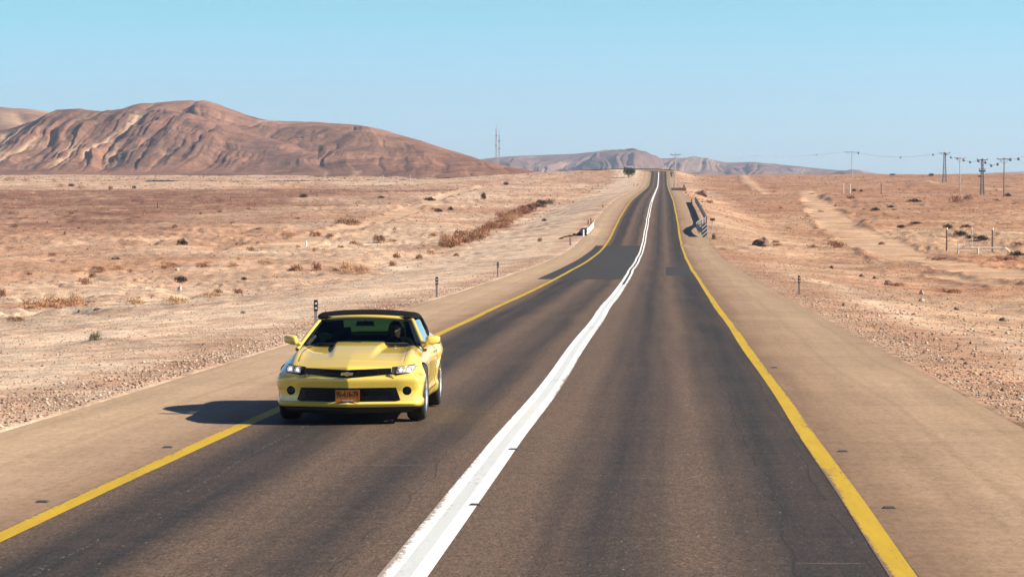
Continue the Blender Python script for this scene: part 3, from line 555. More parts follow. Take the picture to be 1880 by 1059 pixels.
def build_car():
    car = empty('convertible_car')
    tag(car, 'yellow two-door convertible with black soft top driving towards us in the left lane', 'car')
    V, Fc, M = body_shell()
    body = pydata('body', V, Fc, [PAINT, BLACK, PAINT, PAINT], car, mi=M)
    bvh = BVHTree.FromPolygons([tuple(p) for p in V], Fc)
    def fy(x, z):
        h = bvh.ray_cast(Vector((x, -5, z)), Vector((0, 1, 0))); return h[0].y if h[0] is not None else -2.0
    UG = [(-.545, .708), (-.30, .697), (0, .688), (.30, .697), (.545, .708), (.545, .630), (.30, .606), (0, .582), (-.30, .606), (-.545, .630)]
    HL = [(.545, .716), (.80, .738), (.835, .722), (.80, .645), (.60, .612), (.545, .630)]
    LG = [(-.60, .462), (.60, .462), (.655, .30), (.60, .285), (-.60, .285), (-.655, .30)]
    # cutters that open the shell
    cuts = []
    def newcut(): cuts.append(MB()); return cuts[-1]
    newcut().prism(UG, -3, -2.235, 1); newcut().prism(LG, -3, -2.17, 1)
    for s in (-1, 1):
        hp = [(s * x, z) for x, z in HL]; n = len(hp)
        newcut().add([(x, -3, z) for x, z in hp] + [(x, fy(x, z) + .085, z) for x, z in hp], [tuple(range(n)), tuple(range(n, 2 * n))[::-1]] + [(i, n + i, n + (i + 1) % n, (i + 1) % n) for i in range(n)], 1)
        k = 20; yy = fy(s * .735, .418)
        newcut().prism([(s * .735 + .056 * math.cos(a * 2 * math.pi / k), .418 + .056 * math.sin(a * 2 * math.pi / k)) for a in range(k)], -3, yy + .07, 1)
        for ya in (AX_F, AX_R):
            n = 40; ring = [(ya + .378 * math.cos(a * 2 * math.pi / n), .366 + .378 * math.sin(a * 2 * math.pi / n)) for a in range(n)]
            v = [(s * .60, y, z) for y, z in ring] + [(s * 1.2, y, z) for y, z in ring]
            newcut().add(v, [tuple(range(n)), tuple(range(n, 2 * n))[::-1]] + [(i, n + i, n + (i + 1) % n, (i + 1) % n) for i in range(n)], 1)
    cb = [(-.74, -.50), (.74, -.50), (.74, 1.20), (.60, 1.40), (-.60, 1.40), (-.74, 1.20)]
    newcut().add([(x, y, .34) for x, y in cb] + [(x, y, 1.5) for x, y in cb], [tuple(range(6))[::-1], tuple(range(6, 12))] + [(i, (i + 1) % 6, 6 + (i + 1) % 6, 6 + i) for i in range(6)], 1)
    cos = [c.build('cutter', [PAINT, BLACK]) for c in cuts]
    for o in [body] + cos:
        bm = bmesh.new(); bm.from_mesh(o.data); bmesh.ops.recalc_face_normals(bm, faces=bm.faces); bm.to_mesh(o.data); bm.free()
    for co in cos: md = body.modifiers.new('b', 'BOOLEAN'); md.operation = 'DIFFERENCE'; md.solver = 'EXACT'; md.object = co
    dg = bpy.context.evaluated_depsgraph_get(); me = bpy.data.meshes.new_from_object(body.evaluated_get(dg))
    body.modifiers.clear(); [bpy.data.objects.remove(co, do_unlink=True) for co in cos]; body.data = me; me.name = 'body'
    # separate bonnet and doors from the shell
    def piece(name, sel, push):
        bm = bmesh.new(); bm.from_mesh(me)
        bmesh.ops.delete(bm, geom=[f for f in bm.faces if not sel(f)], context='FACES')
        bm.normal_update(); edge = [v for v in bm.verts if v.is_boundary]; mv = []
        for v in edge:
            cen = sum((f.calc_center_median() for f in v.link_faces), Vector()) / len(v.link_faces); mv.append((v, (cen - v.co).normalized() * .0045 - v.normal * push))
        for v, d in mv: v.co += d
        m2 = bpy.data.meshes.new(name); bm.to_mesh(m2); bm.free(); m2.polygons.foreach_set('material_index', [0] * len(m2.polygons)); m2.polygons.foreach_set('use_smooth', [True] * len(m2.polygons))
        return link(name, m2, car, [PAINT])
    piece('hood', lambda f: f.material_index == 2, .005)
    for s in (-1, 1):
        d = piece('door', lambda f: f.material_index == 3 and f.calc_center_median().x * s > 0 and abs(f.normal.x) > .02, .005)
        hb = MB(); hb.box((s * .925, .56, .80), (.022, .17, .032)); h = hb.build('handle', [PAINT], d)
    bm = bmesh.new(); bm.from_mesh(me); bmesh.ops.delete(bm, geom=[f for f in bm.faces if f.material_index in (2, 3)], context='FACES'); bm.to_mesh(me); bm.free()
    me.polygons.foreach_set('use_smooth', [True] * len(me.polygons)); me.set_sharp_from_angle(angle=R(30))
    # grilles
    def bars(name, poly, zs, depth):
        mb = MB(); P = [p for p in poly]
        mb.prism([(x * .995, z) for x, z in P], depth + .03, depth + .035)
        for z in zs:
            xs = []
            for (x0, z0), (x1, z1) in zip(P, P[1:] + P[:1]):
                if (z0 - z) * (z1 - z) < 0: xs.append(x0 + (x1 - x0) * (z - z0) / (z1 - z0))
            if len(xs) >= 2:
                for a, b in zip(np.linspace(min(xs), max(xs), 13)[:-1], np.linspace(min(xs), max(xs), 13)[1:]):
                    mb.tube([(a, fy(a, z) + .045, z), (b, fy(b, z) + .045, z)], .005, 5)
        for x in np.arange(-.6, .61, .05):
            zz = [p[1] for p in P]; mb.box((x, depth + .02, (min(zz) + max(zz)) / 2), (.005, .015, (max(zz) - min(zz)) * .75))
        return mb.build(name, [TRIM], car)
    g = bars('grille', UG, [.61, .63, .65, .67, .69], -2.28); bars('lower_grille', LG, [.31, .34, .37, .40, .43], -2.215)
    yb = fy(0, .64) - .012
    mb = MB(); o1 = [(-.088, .006), (-.078, .022), (-.026, .022), (-.024, .031), (.024, .031), (.030, .022), (.088, .022), (.080, -.004), (.073, -.020), (.026, -.020), (.024, -.031), (-.024, -.031), (-.028, -.020), (-.088, -.020)]
    mb.prism([(x * .9, z * .85 + .638) for x, z in o1], yb, yb + .03, 0); mb.prism([(x * .76, z * .62 + .638) for x, z in o1], yb - .004, yb, 1); mb.build('emblem', [CHROME, GOLD], g)
    # headlights: bowl, bezel, two reflectors, lens
    for s in (-1, 1):
        def sy(x, z, off): return (s * x, fy(s * x, z) + off, z)
        q = lambda a, b, c, d, u, v: tuple((1 - u) * ((1 - v) * a[i] + v * d[i]) + u * ((1 - v) * b[i] + v * c[i]) for i in (0, 1))
        A, B, Cc, D = (.548, .632), (.80, .648), (.832, .724), (.548, .714)
        def patch(u0, u1, v0, v1, off, nu=14, nv=6): return np.array([[sy(*q(A, B, Cc, D, u, v), off) for u in np.linspace(u0, u1, nu)] for v in np.linspace(v0, v1, nv)])
        mb = MB()
        for (uc, rr) in ((.40, .033), (.76, .037)):
            cx, cz = q(A, B, Cc, D, uc, .48); yc = fy(s * cx, cz) + .055
            mb.lathe([(yc + .03, .004), (yc + .02, rr * .7), (yc - .012, rr), (yc - .018, rr * 1.08), (yc - .01, rr * 1.12)], 'y', (s * cx, 0, cz), 20, 0)
            mb.add([(s * cx + rr * .62 * a, yc - .012 + b, cz + rr * .62 * c) for a, b, c in ((1, 0, 0), (.5, 0, .87), (-.5, 0, .87), (-1, 0, 0), (-.5, 0, -.87), (.5, 0, -.87), (0, -.02, 0))], [(6, i, (i + 1) % 6) for i in range(6)], 1)
        for v in (.06, .94):
            pp = [sy(*q(A, B, Cc, D, u, v), .03) for u in np.linspace(.22, .98, 10)]; mb.tube(pp, .008, 6, 0)
        h = mb.build('headlight', [LAMPR, BULB], car, angle=40, smooth=True)
        npgrid('reflector', patch(.20, .99, .02, .98, .062), LAMPR, h); npgrid('bezel', patch(.0, .22, .0, 1, .02, 5), BLACK, h); npgrid('lens', patch(.16, 1.0, .0, 1.0, .006), LENS, h)
        mb = MB(); yy = fy(s * .735, .418) + .045; mb.lathe([(yy, .0), (yy - .006, .035), (yy, .053), (yy + .02, .055)], 'y', (s * .735, 0, .418), 20); mb.build('fog_lamp', [TRIM], car, smooth=True, angle=50)
        # side marker, mirror
        def sx(y, z):
            hh = bvh.ray_cast(Vector((s * 3, y, z)), Vector((-s, 0, 0))); return hh[0].x if hh[0] is not None else s * .9
        mb = MB(); v = [(sx(y, z) + s * .003, y, z) for y, z in ((-2.02, .60), (-1.90, .585), (-1.90, .625), (-2.02, .64))]; mb.add(v + [(x - s * .02, y, z) for x, y, z in v], [(0, 1, 2, 3), (7, 6, 5, 4), (0, 4, 5, 1), (1, 5, 6, 2), (2, 6, 7, 3), (3, 7, 4, 0)]); mb.build('side_marker', [AMBER], car)
        nu, nv = 20, 14; Pm = []
        for a in np.linspace(-math.pi / 2, math.pi / 2, nv):
            row = []
            for b in np.linspace(0, 2 * math.pi, nu, endpoint=False):
                sgn = lambda t, p: math.copysign(abs(t) ** p, t)
                X, Y, Z = sgn(math.cos(a), .6) * sgn(math.cos(b), .75), sgn(math.cos(a), .6) * sgn(math.sin(b), .75), sgn(math.sin(a), .7)
                row.append((s * (.945 + .096 * X), -.44 + .075 * Y * (1 - .25 * X) + .02 * X, .985 + .060 * Z * (1 - .18 * X) + .012 * X))
            Pm.append(row)
        mo = npgrid('side_mirror', np.array(Pm), PAINT, car, wrap=True)
        mb = MB(); mb.tube([(s * .80, -.46, .915), (s * .87, -.45, .945)], [.035, .026], 8); mb.build('mirror_arm', [PAINT], mo, smooth=True)
        mb = MB(); mb.box((s * .955, -.368, .985), (.17, .006, .10)); mb.build('mirror_glass', [CHROME], mo)
    # front lip, under-tray
    xs = np.linspace(-.80, .80, 33); P = np.array([[(x, -2.42 + float(vpush(abs(x))) + o, z) for x in xs] for o, z in ((.10, .235), (.09, .20), (.10, .14), (.35, .13))]); npgrid('front_spoiler', P, BLACK, car)
    mb = MB(); mb.box((0, .05, .155), (1.25, 4.0, .05)); mb.build('underbody', [BLACK], car)
    # number plate
    yp = fy(0, .37) - .004; mb = MB(); mb.box((0, yp, .362), (.308, .012, .158), 0); pl = mb.build('number_plate', [PLATE], car)
    mb = MB()
    for (cx, cz, a, b) in ((0, .4385, .308, .005), (0, .2855, .308, .005), (-.1515, .362, .005, .158), (.1515, .362, .005, .158)): mb.box((cx, yp - .0075, cz), (a, .003, b))
    mb.build('plate_border', [INK], pl)
    mb = MB(); mb.box((-.035, yp - .0075, .305), (.05, .003, .018)); mb.box((.012, yp - .0075, .305), (.034, .003, .014)); mb.box((.05, yp - .0075, .305), (.03, .003, .018)); mb.build('plate_badge', [BLUEW], pl)
    cu = bpy.data.curves.new('t', 'FONT'); cu.body = '90-616-79'; cu.size = .078; cu.align_x = 'CENTER'; cu.extrude = .0015; cu.offset = .0016; to = bpy.data.objects.new('t', cu); C.objects.link(to)
    tm = bpy.data.meshes.new_from_object(to.evaluated_get(bpy.context.evaluated_depsgraph_get())); bpy.data.objects.remove(to)
    xsz = max(v.co.x for v in tm.vertices) - min(v.co.x for v in tm.vertices)
    tm.transform(Matrix.Translation((0, yp - .0085, .352)) @ Matrix.Rotation(R(90), 4, 'X') @ Matrix.Diagonal((.275 / xsz, 1.25, 1, 1))); tm.materials.clear(); tm.name = 'plate_number'; link('plate_number', tm, pl, [INK])
    # windscreen, frame
    def scr(u, v):                            # u across -1..1, v up 0..1
        b = Vector((.795 * u, -.74 + .27 * u * u, .935 - .035 * u * u)); t = Vector((.605 * u, .10 + .10 * u * u, 1.262 - .035 * u * u)); p = b.lerp(t, v); p.z += .035 * v * (1 - v) * (1 - .5 * u * u); p.y -= .03 * v * (1 - v); return p
    npgrid('windscreen', np.array([[scr(u, v) for u in np.linspace(-1, 1, 25)] for v in np.linspace(0, 1, 13)]), GLASS, car)
    mb = MB()
    def flat(pts, w, d, m=0):                 # a rounded bar following pts, w across the glass, d thick
        n = 8; v = []; f = []
        for i, p in enumerate(pts):
            t = (pts[min(i + 1, len(pts) - 1)] - pts[max(i - 1, 0)]).normalized(); nrm = Vector((0, -.72, .69)); a = t.cross(nrm).normalized(); nn = a.cross(t).normalized()
            for k in range(n):
                an = k * 2 * math.pi / n; v.append(p + a * math.copysign(abs(math.cos(an)) ** .6, math.cos(an)) * w / 2 + nn * math.copysign(abs(math.sin(an)) ** .6, math.sin(an)) * d / 2)
        for i in range(len(pts) - 1): f += [(i * n + k, i * n + (k + 1) % n, (i + 1) * n + (k + 1) % n, (i + 1) * n + k) for k in range(n)]
        mb.add(v, f, m)
    for s in (-1, 1): flat([scr(s * 1.035, v) for v in np.linspace(-.12, 1.0, 16)], .062, .05)
    flat([scr(u, 1.035) for u in np.linspace(-1.04, 1.04, 30)], .05, .05)
    mb.build('windscreen_frame', [PAINT], car, smooth=True)
    mb = MB()                                 # blackout band round the glass
    def band(pts0, pts1):
        n = len(pts0); mb.add(list(pts0) + list(pts1), [(i, i + 1, n + i + 1, n + i) for i in range(n - 1)])
    off = Vector((0, -.004, .004)); U = np.linspace(-1, 1, 25); Vv = np.linspace(0, 1, 13)
    band([scr(u, .91) + off for u in U], [scr(u, 1) + off for u in U]); band([scr(u, 0) + off for u in U], [scr(u, .05) + off for u in U])
    for s in (-1, 1): band([scr(s * .93, v) + off for v in Vv], [scr(s, v) + off for v in Vv])
    mb.build('windscreen_seal', [TRIM], car, fix=False)
    mb = MB()
    P = np.array([[(x, -.80 + .27 * (x / .775) ** 2 + dy, zz) for x in np.linspace(-.76, .76, 21)] for dy, zz in ((.0, .905), (.08, .915), (.25, .90))]); npgrid('cowl', P, BLACK, car)
    for x0, x1 in ((-.55, .02), (.08, .62)):
        a = scr(x0 / .775, .03); b = scr(x1 / .775, .05); mb.tube([a + off * 3, b + off * 3], .010, 6)
    mb.build('wiper', [BLACK], car)
    # soft top
    ys = np.linspace(.165, 1.74, 34); S = np.linspace(-1, 1, 41); rows = []
    def top_z(y): return smooth_tab([(.13, 1.283), (.30, 1.332), (.55, 1.358), (.85, 1.35), (1.1, 1.305), (1.35, 1.20), (1.74, .955)], y)
    def top_w(y): return smooth_tab([(.13, .585), (.24, .63), (.5, .665), (1.0, .69), (1.74, .74)], y)
    def side_z(y): return smooth_tab([(.13, 1.262), (.5, 1.25), (.80, 1.235), (.95, 1.12), (1.04, .98), (1.74, .93)], y)
    def roofpt(y, s):
        a = abs(s); zt = float(top_z(y)); zs_ = min(float(side_z(y)), zt - .02); w_ = float(top_w(y))
        if a < .72: k = a / .72; return (math.copysign(w_ * .86 * k, s), y, zt - .032 * k ** 2.5)
        k = (a - .72) / .28; bul = math.sin(k * math.pi / 2); return (math.copysign(w_ * .86 + (w_ * (1 + .12 * min(1, (zt - zs_) / .3)) - w_ * .86) * bul, s), y, zt - .032 - (zt - .032 - zs_) * (1 - math.cos(k * math.pi / 2)))
    V = [roofpt(y, s) for y in ys for s in S]; nS = len(S); Fq = []
    for i in range(len(ys) - 1):
        for k in range(nS - 1):
            ym = (ys[i] + ys[i + 1]) / 2; sm = (S[k] + S[k + 1]) / 2
            if 1.14 < ym < 1.64 and abs(sm) < .50: continue
            Fq.append((i * nS + k, i * nS + k + 1, (i + 1) * nS + k + 1, (i + 1) * nS + k))
    st = pydata('soft_top', V, Fq, [FABRIC], car, smooth=True); md = st.modifiers.new('s', 'SOLIDIFY'); md.thickness = .02; md.offset = -1
    npgrid('rear_window', np.array([[Vector(roofpt(y, s)) + Vector((0, 0, -.008)) for s in np.linspace(-.53, .53, 9)] for y in np.linspace(1.10, 1.67, 9)]), GLASSG, car)
    for s in (-1, 1):                          # side glass
        rows = []
        for y in np.linspace(-.40, 1.02, 14):
            zt = float(np.interp(y, [-.40, .19, .80, 1.02], [.945, 1.222, 1.225, 1.06])); wt = float(np.interp(y, [-.40, .19, 1.02], [.79, .635, .72])); zb_ = float(np.interp(y, [-.4, 1.02], [.925, .965]))
            rows.append([(s * (.80 + (wt - .80) * k), y, zb_ + (zt - zb_) * k) for k in np.linspace(0, 1, 6)])
        npgrid('side_window', np.array(rows), SIDEG, car)
    # cabin
    mb = MB(); P = [(-.50, .34), (-.50, .86), (-.42, .90), (-.22, .885), (-.12, .80), (-.14, .70), (-.30, .60), (-.30, .34)]
    n = len(P); mb.add([(-.735, y, z) for y, z in P] + [(.735, y, z) for y, z in P], [tuple(range(n)), tuple(range(n, 2 * n))[::-1]] + [(i, (i + 1) % n, n + (i + 1) % n, n + i) for i in range(n)]); mb.build('dashboard', [INTER], car)
    for s in (-1, 1):
        mb = MB(); cx = s * .37
        prof = [(.02, .40), (.05, .50), (.40, .47), (.50, .50), (.66, .90), (.74, .95), (.78, .90), (.70, .55), (.60, .38)]
        n = len(prof); rows = []
        for x, k in ((-.25, .92), (-.20, 1.0), (.20, 1.0), (.25, .92)): rows.append([(cx + x, .4 + (y - .4) * k, .6 + (z - .6) * k) for y, z in prof])
        v = sum(rows, []); f = [(r_ * n + i, r_ * n + (i + 1) % n, (r_ + 1) * n + (i + 1) % n, (r_ + 1) * n + i) for r_ in range(3) for i in range(n)] + [tuple(range(n))[::-1], tuple(3 * n + i for i in range(n))]
        mb.add(v, f); se = mb.build('seat', [INTER], car, smooth=True, angle=50)
        mb = MB(); mb.box((cx, .735, 1.03), (.25, .10, .16), taper=.85); mb.tube([(cx - .05, .74, .92), (cx - .05, .74, 1.0)], .008, 6); mb.tube([(cx + .05, .74, .92), (cx + .05, .74, 1.0)], .008, 6); mb.build('headrest', [INTER], se)
    mb = MB(); mb.box((0, 1.26, .62), (1.2, .16, .5)); mb.build('rear_seat', [INTER], car)
    sw = MB(); ctr = Vector((.37, -.02, .83)); tilt = Matrix.Rotation(R(-25), 3, 'X'); ring = [ctr + tilt @ Vector((.185 * math.cos(a), 0, .185 * math.sin(a))) for a in np.linspace(0, 2 * math.pi, 33)]; sw.tube(ring, .016, 8, cap=False)
    for a in (R(180), 0, R(270)): sw.tube([ctr, ctr + tilt @ Vector((.18 * math.cos(a), 0, .18 * math.sin(a)))], .016, 6)
    sw.tube([ctr, ctr + Vector((0, -.22, -.08))], .03, 8); sw.build('steering_wheel', [BLACK], car, smooth=True)
    mb = MB(); mb.box((0, .06, 1.185), (.25, .03, .065), taper=.9); mb.tube([(0, .06, 1.2), (0, .11, 1.25)], .01, 6); mb.build('rear_view_mirror', [BLACK], car)
    # wheels
    def wheel(x, y, s):
        hub = MB(); hub.lathe([(-.02, .0), (-.02, .165), (.0, .165), (.0, .0)], 'x', (0, 0, 0), 28); h = hub.build('wheel', [STEELD], car, smooth=True, angle=40); h.location = (x, y, WR)
        w2 = .1225; prof = [(-w2 * .75, .255), (-w2, .285), (-w2, .325), (-w2 * .8, .352), (-w2 * .55, .3605), (w2 * .55, .3605), (w2 * .8, .352), (w2, .325), (w2, .285), (w2 * .75, .255)]
        t = MB(); t.lathe(prof, 'x', n=48); [t.lathe([(k - .004, .3595), (k, .3625), (k + .004, .3595)], 'x', n=48) for k in (-.075, -.04, .04, .075)]; t.build('tyre', [RUB], h, smooth=True, angle=50)
        r_ = MB(); r_.lathe([(-w2 * .8, .245), (-w2 * .75, .262), (w2 * .8, .262), (w2 * .86, .270), (w2 * .9, .262), (w2 * .80, .248), (w2 * .3, .236), (-w2 * .8, .245)], 'x', n=48)
        for k in range(5):
            for dk in (-.17, .17):
                a = k * 2 * math.pi / 5 + .3; c0 = Vector((w2 * .74, .05 * math.cos(a), .05 * math.sin(a))); a1 = a + dk * 1.1; c1 = Vector((w2 * .80, .25 * math.cos(a1), .25 * math.sin(a1)))
                d = (c1 - c0); side = d.cross(Vector((1, 0, 0))).normalized(); v = []
                for p, w_, th in ((c0, .026, .035), (c0.lerp(c1, .5), .020, .03), (c1, .026, .03)):
                    v += [p + side * w_ - Vector((th, 0, 0)), p + side * w_ * .8, p - side * w_ * .8, p - side * w_ - Vector((th, 0, 0))]
                r_.add(v, [(0, 1, 5, 4), (1, 2, 6, 5), (2, 3, 7, 6), (4, 5, 9, 8), (5, 6, 10, 9), (6, 7, 11, 10)])
        r_.lathe([(w2 * .70, .0), (w2 * .86, .03), (w2 * .80, .06), (w2 * .5, .07)], 'x', n=24)
        ro = r_.build('rim', [RIM], h, smooth=True, angle=35)
        if s < 0: h.scale.x = -1
        h.rotation_euler.x = random.uniform(0, 6)
    for s in (-1, 1):
        wheel(s * .816, AX_F, s); wheel(s * .818, AX_R, s)
    # rear: tail lamps and bumper trim
    for s in (-1, 1):
        for cx in (.42, .66):
            mb = MB(); hh = bvh.ray_cast(Vector((s * cx, 5, .84)), Vector((0, -1, 0))); yy = hh[0].y; mb.box((s * cx, yy - .005, .84), (.19, .03, .10)); mb.build('tail_lamp', [simple('red_lamp', (.45, .02, .015), .25) if 'red_lamp' not in MATS else MATS['red_lamp']], car)
    return car
car = build_car()
CAR_Y = 32.80 + 2.42; car.location = (-2.19 - 2.42 * math.sin(R(1.2)), CAR_Y, float(zr(CAR_Y)) + .012); car.rotation_euler = (math.atan(-.0207), 0, R(1.2))
CARM = Matrix.Translation(car.location) @ car.rotation_euler.to_matrix().to_4x4()

# ------------------------------------------------------------------ driver (skinned figure)
def skinned(name, joints, bones, mat, parent=None, levels=2):
    me = bpy.data.meshes.new(name); me.from_pydata([j[0] for j in joints], bones, []); o = bpy.data.objects.new(name + '_s', me); C.objects.link(o)
    md = o.modifiers.new('skin', 'SKIN'); o.modifiers.new('sub', 'SUBSURF').levels = levels
    for i, j in enumerate(joints):
        sv = me.skin_vertices[0].data[i]; r = j[1]; sv.radius = (r, r) if not isinstance(r, tuple) else r; sv.use_root = i == 0
    m2 = bpy.data.meshes.new_from_object(o.evaluated_get(bpy.context.evaluated_depsgraph_get())); bpy.data.objects.remove(o, do_unlink=True); m2.name = name; m2.materials.clear(); m2.polygons.foreach_set('use_smooth', [True] * len(m2.polygons))
    return link(name, m2, parent, [mat])
def build_driver():
    p = empty('person'); tag(p, 'driver with dark hair and dark top at the wheel inside the yellow convertible', 'person')
    J = [((.37, .46, .58), (.16, .12)), ((.37, .52, .74), (.15, .11)), ((.37, .54, .90), (.16, .10)), ((.37, .52, .985), (.07, .06)), ((.19, .52, .93), .058), ((.12, .36, .76), .046), ((.24, .14, .83), .036), ((.55, .52, .93), .058), ((.63, .34, .80), .046), ((.52, .10, .90), .036),
         ((.28, .40, .54), .085), ((.26, .05, .60), .07), ((.26, -.25, .42), .05), ((.47, .40, .54), .085), ((.49, .05, .60), .07), ((.49, -.25, .42), .05)]
    B = [(0, 1), (1, 2), (2, 3), (2, 4), (4, 5), (5, 6), (2, 7), (7, 8), (8, 9), (0, 10), (10, 11), (11, 12), (0, 13), (13, 14), (14, 15)]
    skinned('clothing', J, B, CLOTH, p)
    # head: lofted rings with brow, nose, lips, chin
    hc = Vector((.375, .475, 1.085)); rows = []
    for k, z in enumerate(np.linspace(-.145, .115, 27)):
        w_ = float(smooth_tab([(-.145, .05), (-.11, .052), (-.085, .056), (-.05, .068), (0, .074), (.05, .076), (.09, .058), (.115, .012)], z)); fr = float(smooth_tab([(-.145, .02), (-.112, .065), (-.09, .082), (-.06, .084), (0, .088), (.03, .094), (.07, .082), (.115, .012)], z)); bk = float(smooth_tab([(-.145, .065), (-.09, .07), (-.03, .09), (.04, .10), (.09, .075), (.115, .012)], z)); row = []
        for a in np.linspace(0, 2 * math.pi, 36, endpoint=False):
            x = w_ * math.sin(a); c = math.cos(a); y = -fr * abs(c) ** .8 if c > 0 else bk * abs(c) ** .8
            if c > 0:
                nose = .028 * float(bump1(x, 0, .014) * (ss(.02, -.035, z) * ss(-.06, -.038, z))); eye = -.012 * float(bump1(abs(x), .032, .014) * bump1(z, .005, .012)); lip = .006 * float(bump1(x, 0, .022) * (bump1(z, -.067, .006) + bump1(z, -.080, .006))); y -= nose + eye + lip
            row.append(hc + Vector((x, y, z)))
        rows.append(row)
    npgrid('head', np.array(rows), SKIN, p, wrap=True); hr = []
    for z in np.linspace(-.03, .128, 12):
        k = (z + .03) / .158; row = []
        for a in np.linspace(0, 2 * math.pi, 32, endpoint=False):
            c = math.cos(a); open_ = .0 if c < .35 else min(1, (c - .35) / .4); low = .07 * open_; zz = max(z, -.03 + .105 * open_) ; s_ = math.sqrt(max(0, 1 - (max(0, (zz - .03)) / .1) ** 2)); row.append(hc + Vector((.088 * s_ * math.sin(a), -.095 * s_ * c if c > 0 else -.112 * s_ * c, zz)))
        hr.append(row)
    npgrid('hair', np.array(hr), HAIR, p, wrap=True)
    for s, w_ in ((-1, Vector((.235, .10, .845))), (1, Vector((.515, .06, .915)))):     # palms with five fingers closed on the wheel
        J = [(tuple(w_), .026), (tuple(w_ + Vector((-s * .012, -.055, .01))), (.036, .018))]; B = [(0, 1)]
        for k, L in enumerate((.030, .034, .032, .026)):
            b = w_ + Vector((-s * .012 + (k - 1.5) * .019, -.085, .012)); i = len(J); J += [(tuple(b), .0095), (tuple(b + Vector((0, -L, -.012))), .009), (tuple(b + Vector((0, -L * .6, -.042))), .008)]; B += [(1, i), (i, i + 1), (i + 1, i + 2)]
        b = w_ + Vector((-s * .045, -.04, .01)); i = len(J); J += [(tuple(b), .011), (tuple(b + Vector((-s * .014, -.035, .006))), .009)]; B += [(0, i), (i, i + 1)]
        skinned('hand', J, B, SKIN, p, 1)
    p.matrix_world = CARM; return p
build_driver()

# ------------------------------------------------------------------ roadside posts, studs
def delineator():
    o = empty('delineator_post'); mb = MB(); mb.box((0, 0, .22), (.085, .045, .66), 0, taper=.96); mb.build('post', [GREYP], o)
    mb = MB(); mb.box((0, 0, .60), (.095, .056, .25)); mb.add([(-.047, -.028, .726), (.047, -.028, .726), (.047, .028, .726), (-.047, .028, .726), (-.04, -.02, .75), (.04, -.02, .75), (.04, .02, .75), (-.04, .02, .75)], [(0, 1, 5, 4), (1, 2, 6, 5), (2, 3, 7, 6), (3, 0, 4, 7), (4, 5, 6, 7)]); cap = mb.build('black_band', [BLACK], o)
    for dz in (.545, .66):
        mb = MB(); mb.lathe([(-.028, .030), (-.034, .026), (-.036, .0)], 'y', (0, 0, dz), 14); mb.build('reflector', [WHITEP], o)
    return o
dl = delineator(); first = [True]
def place(proto, first, loc, rz=0, sc_=1.0, label=None, cat=None, group=None, kind=None):
    o = proto if first[0] else copy_tree(proto); first[0] = False
    o.location = loc; o.rotation_euler = (0, 0, rz); o.scale = (sc_,) * 3
    tag(o, label, cat, group); return o
for u, v, lab in ((580, 606, 'delineator post behind the convertible, two white reflectors on its black band'), (802, 545, 'second delineator post beyond the convertible, standing at the left shoulder edge'), (914, 508, 'third delineator post beyond the convertible, with a paler post below its black head'),
                  (1467, 541, 'delineator post alone at the right shoulder edge')):
    p = hit(u, v); place(dl, first, (p.x, p.y, p.z - .02), random.uniform(-.2, .2), 1, lab, 'delineator', 'delineator posts along the shoulders')
mb = MB(); mb.add([(sx * a, sy * b, z) for z, a, b in ((0, .058, .045), (.014, .042, .03)) for sx, sy in ((-1, -1), (1, -1), (1, 1), (-1, 1))], [(0, 1, 5, 4), (1, 2, 6, 5), (2, 3, 7, 6), (3, 0, 4, 7), (4, 5, 6, 7), (3, 2, 1, 0)])
stud = mb.build('road_stud', [STUDM]); fs = [True]
for k in range(7):
    y = 23.3 + 6 * k
    for x, lab in ((-3.80, 'small dark road stud on the left shoulder beside the yellow edge line'), (3.76, 'small dark road stud on the right shoulder beside the yellow edge line'), (.10, 'small dark road stud at the right side of the white centre line')):
        if k > 1 and not (x > 1 and k == 4): continue
        place(stud, fs, (x, y, float(zr(y)) + .002), 0, 1, lab, 'road stud', 'road studs ' + ('on the left shoulder' if x < -1 else 'on the right shoulder' if x > 1 else 'along the centre line'))

# ------------------------------------------------------------------ guardrails
WSEC = [(.04, .31), (.04, .27), (-.02, .23), (-.04, .18), (-.02, .13), (.02, .08), (.02, .0), (.02, -.0), (-.02, -.05), (-.04, -.10), (-.02, -.15), (.04, -.19), (.04, -.23)]
def guardrail(name, pts, mat, label, group=None, face=1, h=.55, spacing=4, end_panel=False, step=None, tall=1.0):
    o = empty(name, pts[0]); tag(o, label, 'guardrail', group); base = Vector(pts[0])
    P = [Vector(p) - base for p in pts]; L = [0]
    for a, b in zip(P[:-1], P[1:]): L.append(L[-1] + (b - a).length)
    s = np.arange(0, L[-1], step or 1.0); Q = [Vector([np.interp(t, L, [p[i] for p in P]) for i in range(3)]) for t in s]; rows = []
    for i, p in enumerate(Q):
        t = Q[min(i + 1, len(Q) - 1)] - Q[max(0, i - 1)]; n = Vector((t.y, -t.x, 0)).normalized() * face
        rows.append([p + n * a + Vector((0, 0, h + b * tall)) for a, b in WSEC])
    bo = npgrid('beam', np.array(rows), mat, o); md = bo.modifiers.new('s', 'SOLIDIFY'); md.thickness = .012
    for t in np.arange(.5, L[-1], spacing):
        p = Vector([np.interp(t, L, [q[i] for q in P]) for i in range(3)]); mb = MB(); mb.box((p.x + (.09 if pts[0][0] > 0 else -.09), p.y, p.z + .3), (.09, .12, 1.1)); mb.build('post', [STEELD], o)
    return o
def rz_(y, dx=0): return float(zr(y)) + dx
def onshoulder(x, y): return (x, y, max(gz(x, y), gz(x, y)))
pts = [(5.95, 268), (5.5, 276), (5.35, 283), (5.7, 290), (6.55, 299), (6.72, 304), (6.75, 330), (6.85, 380), (6.9, 425)]
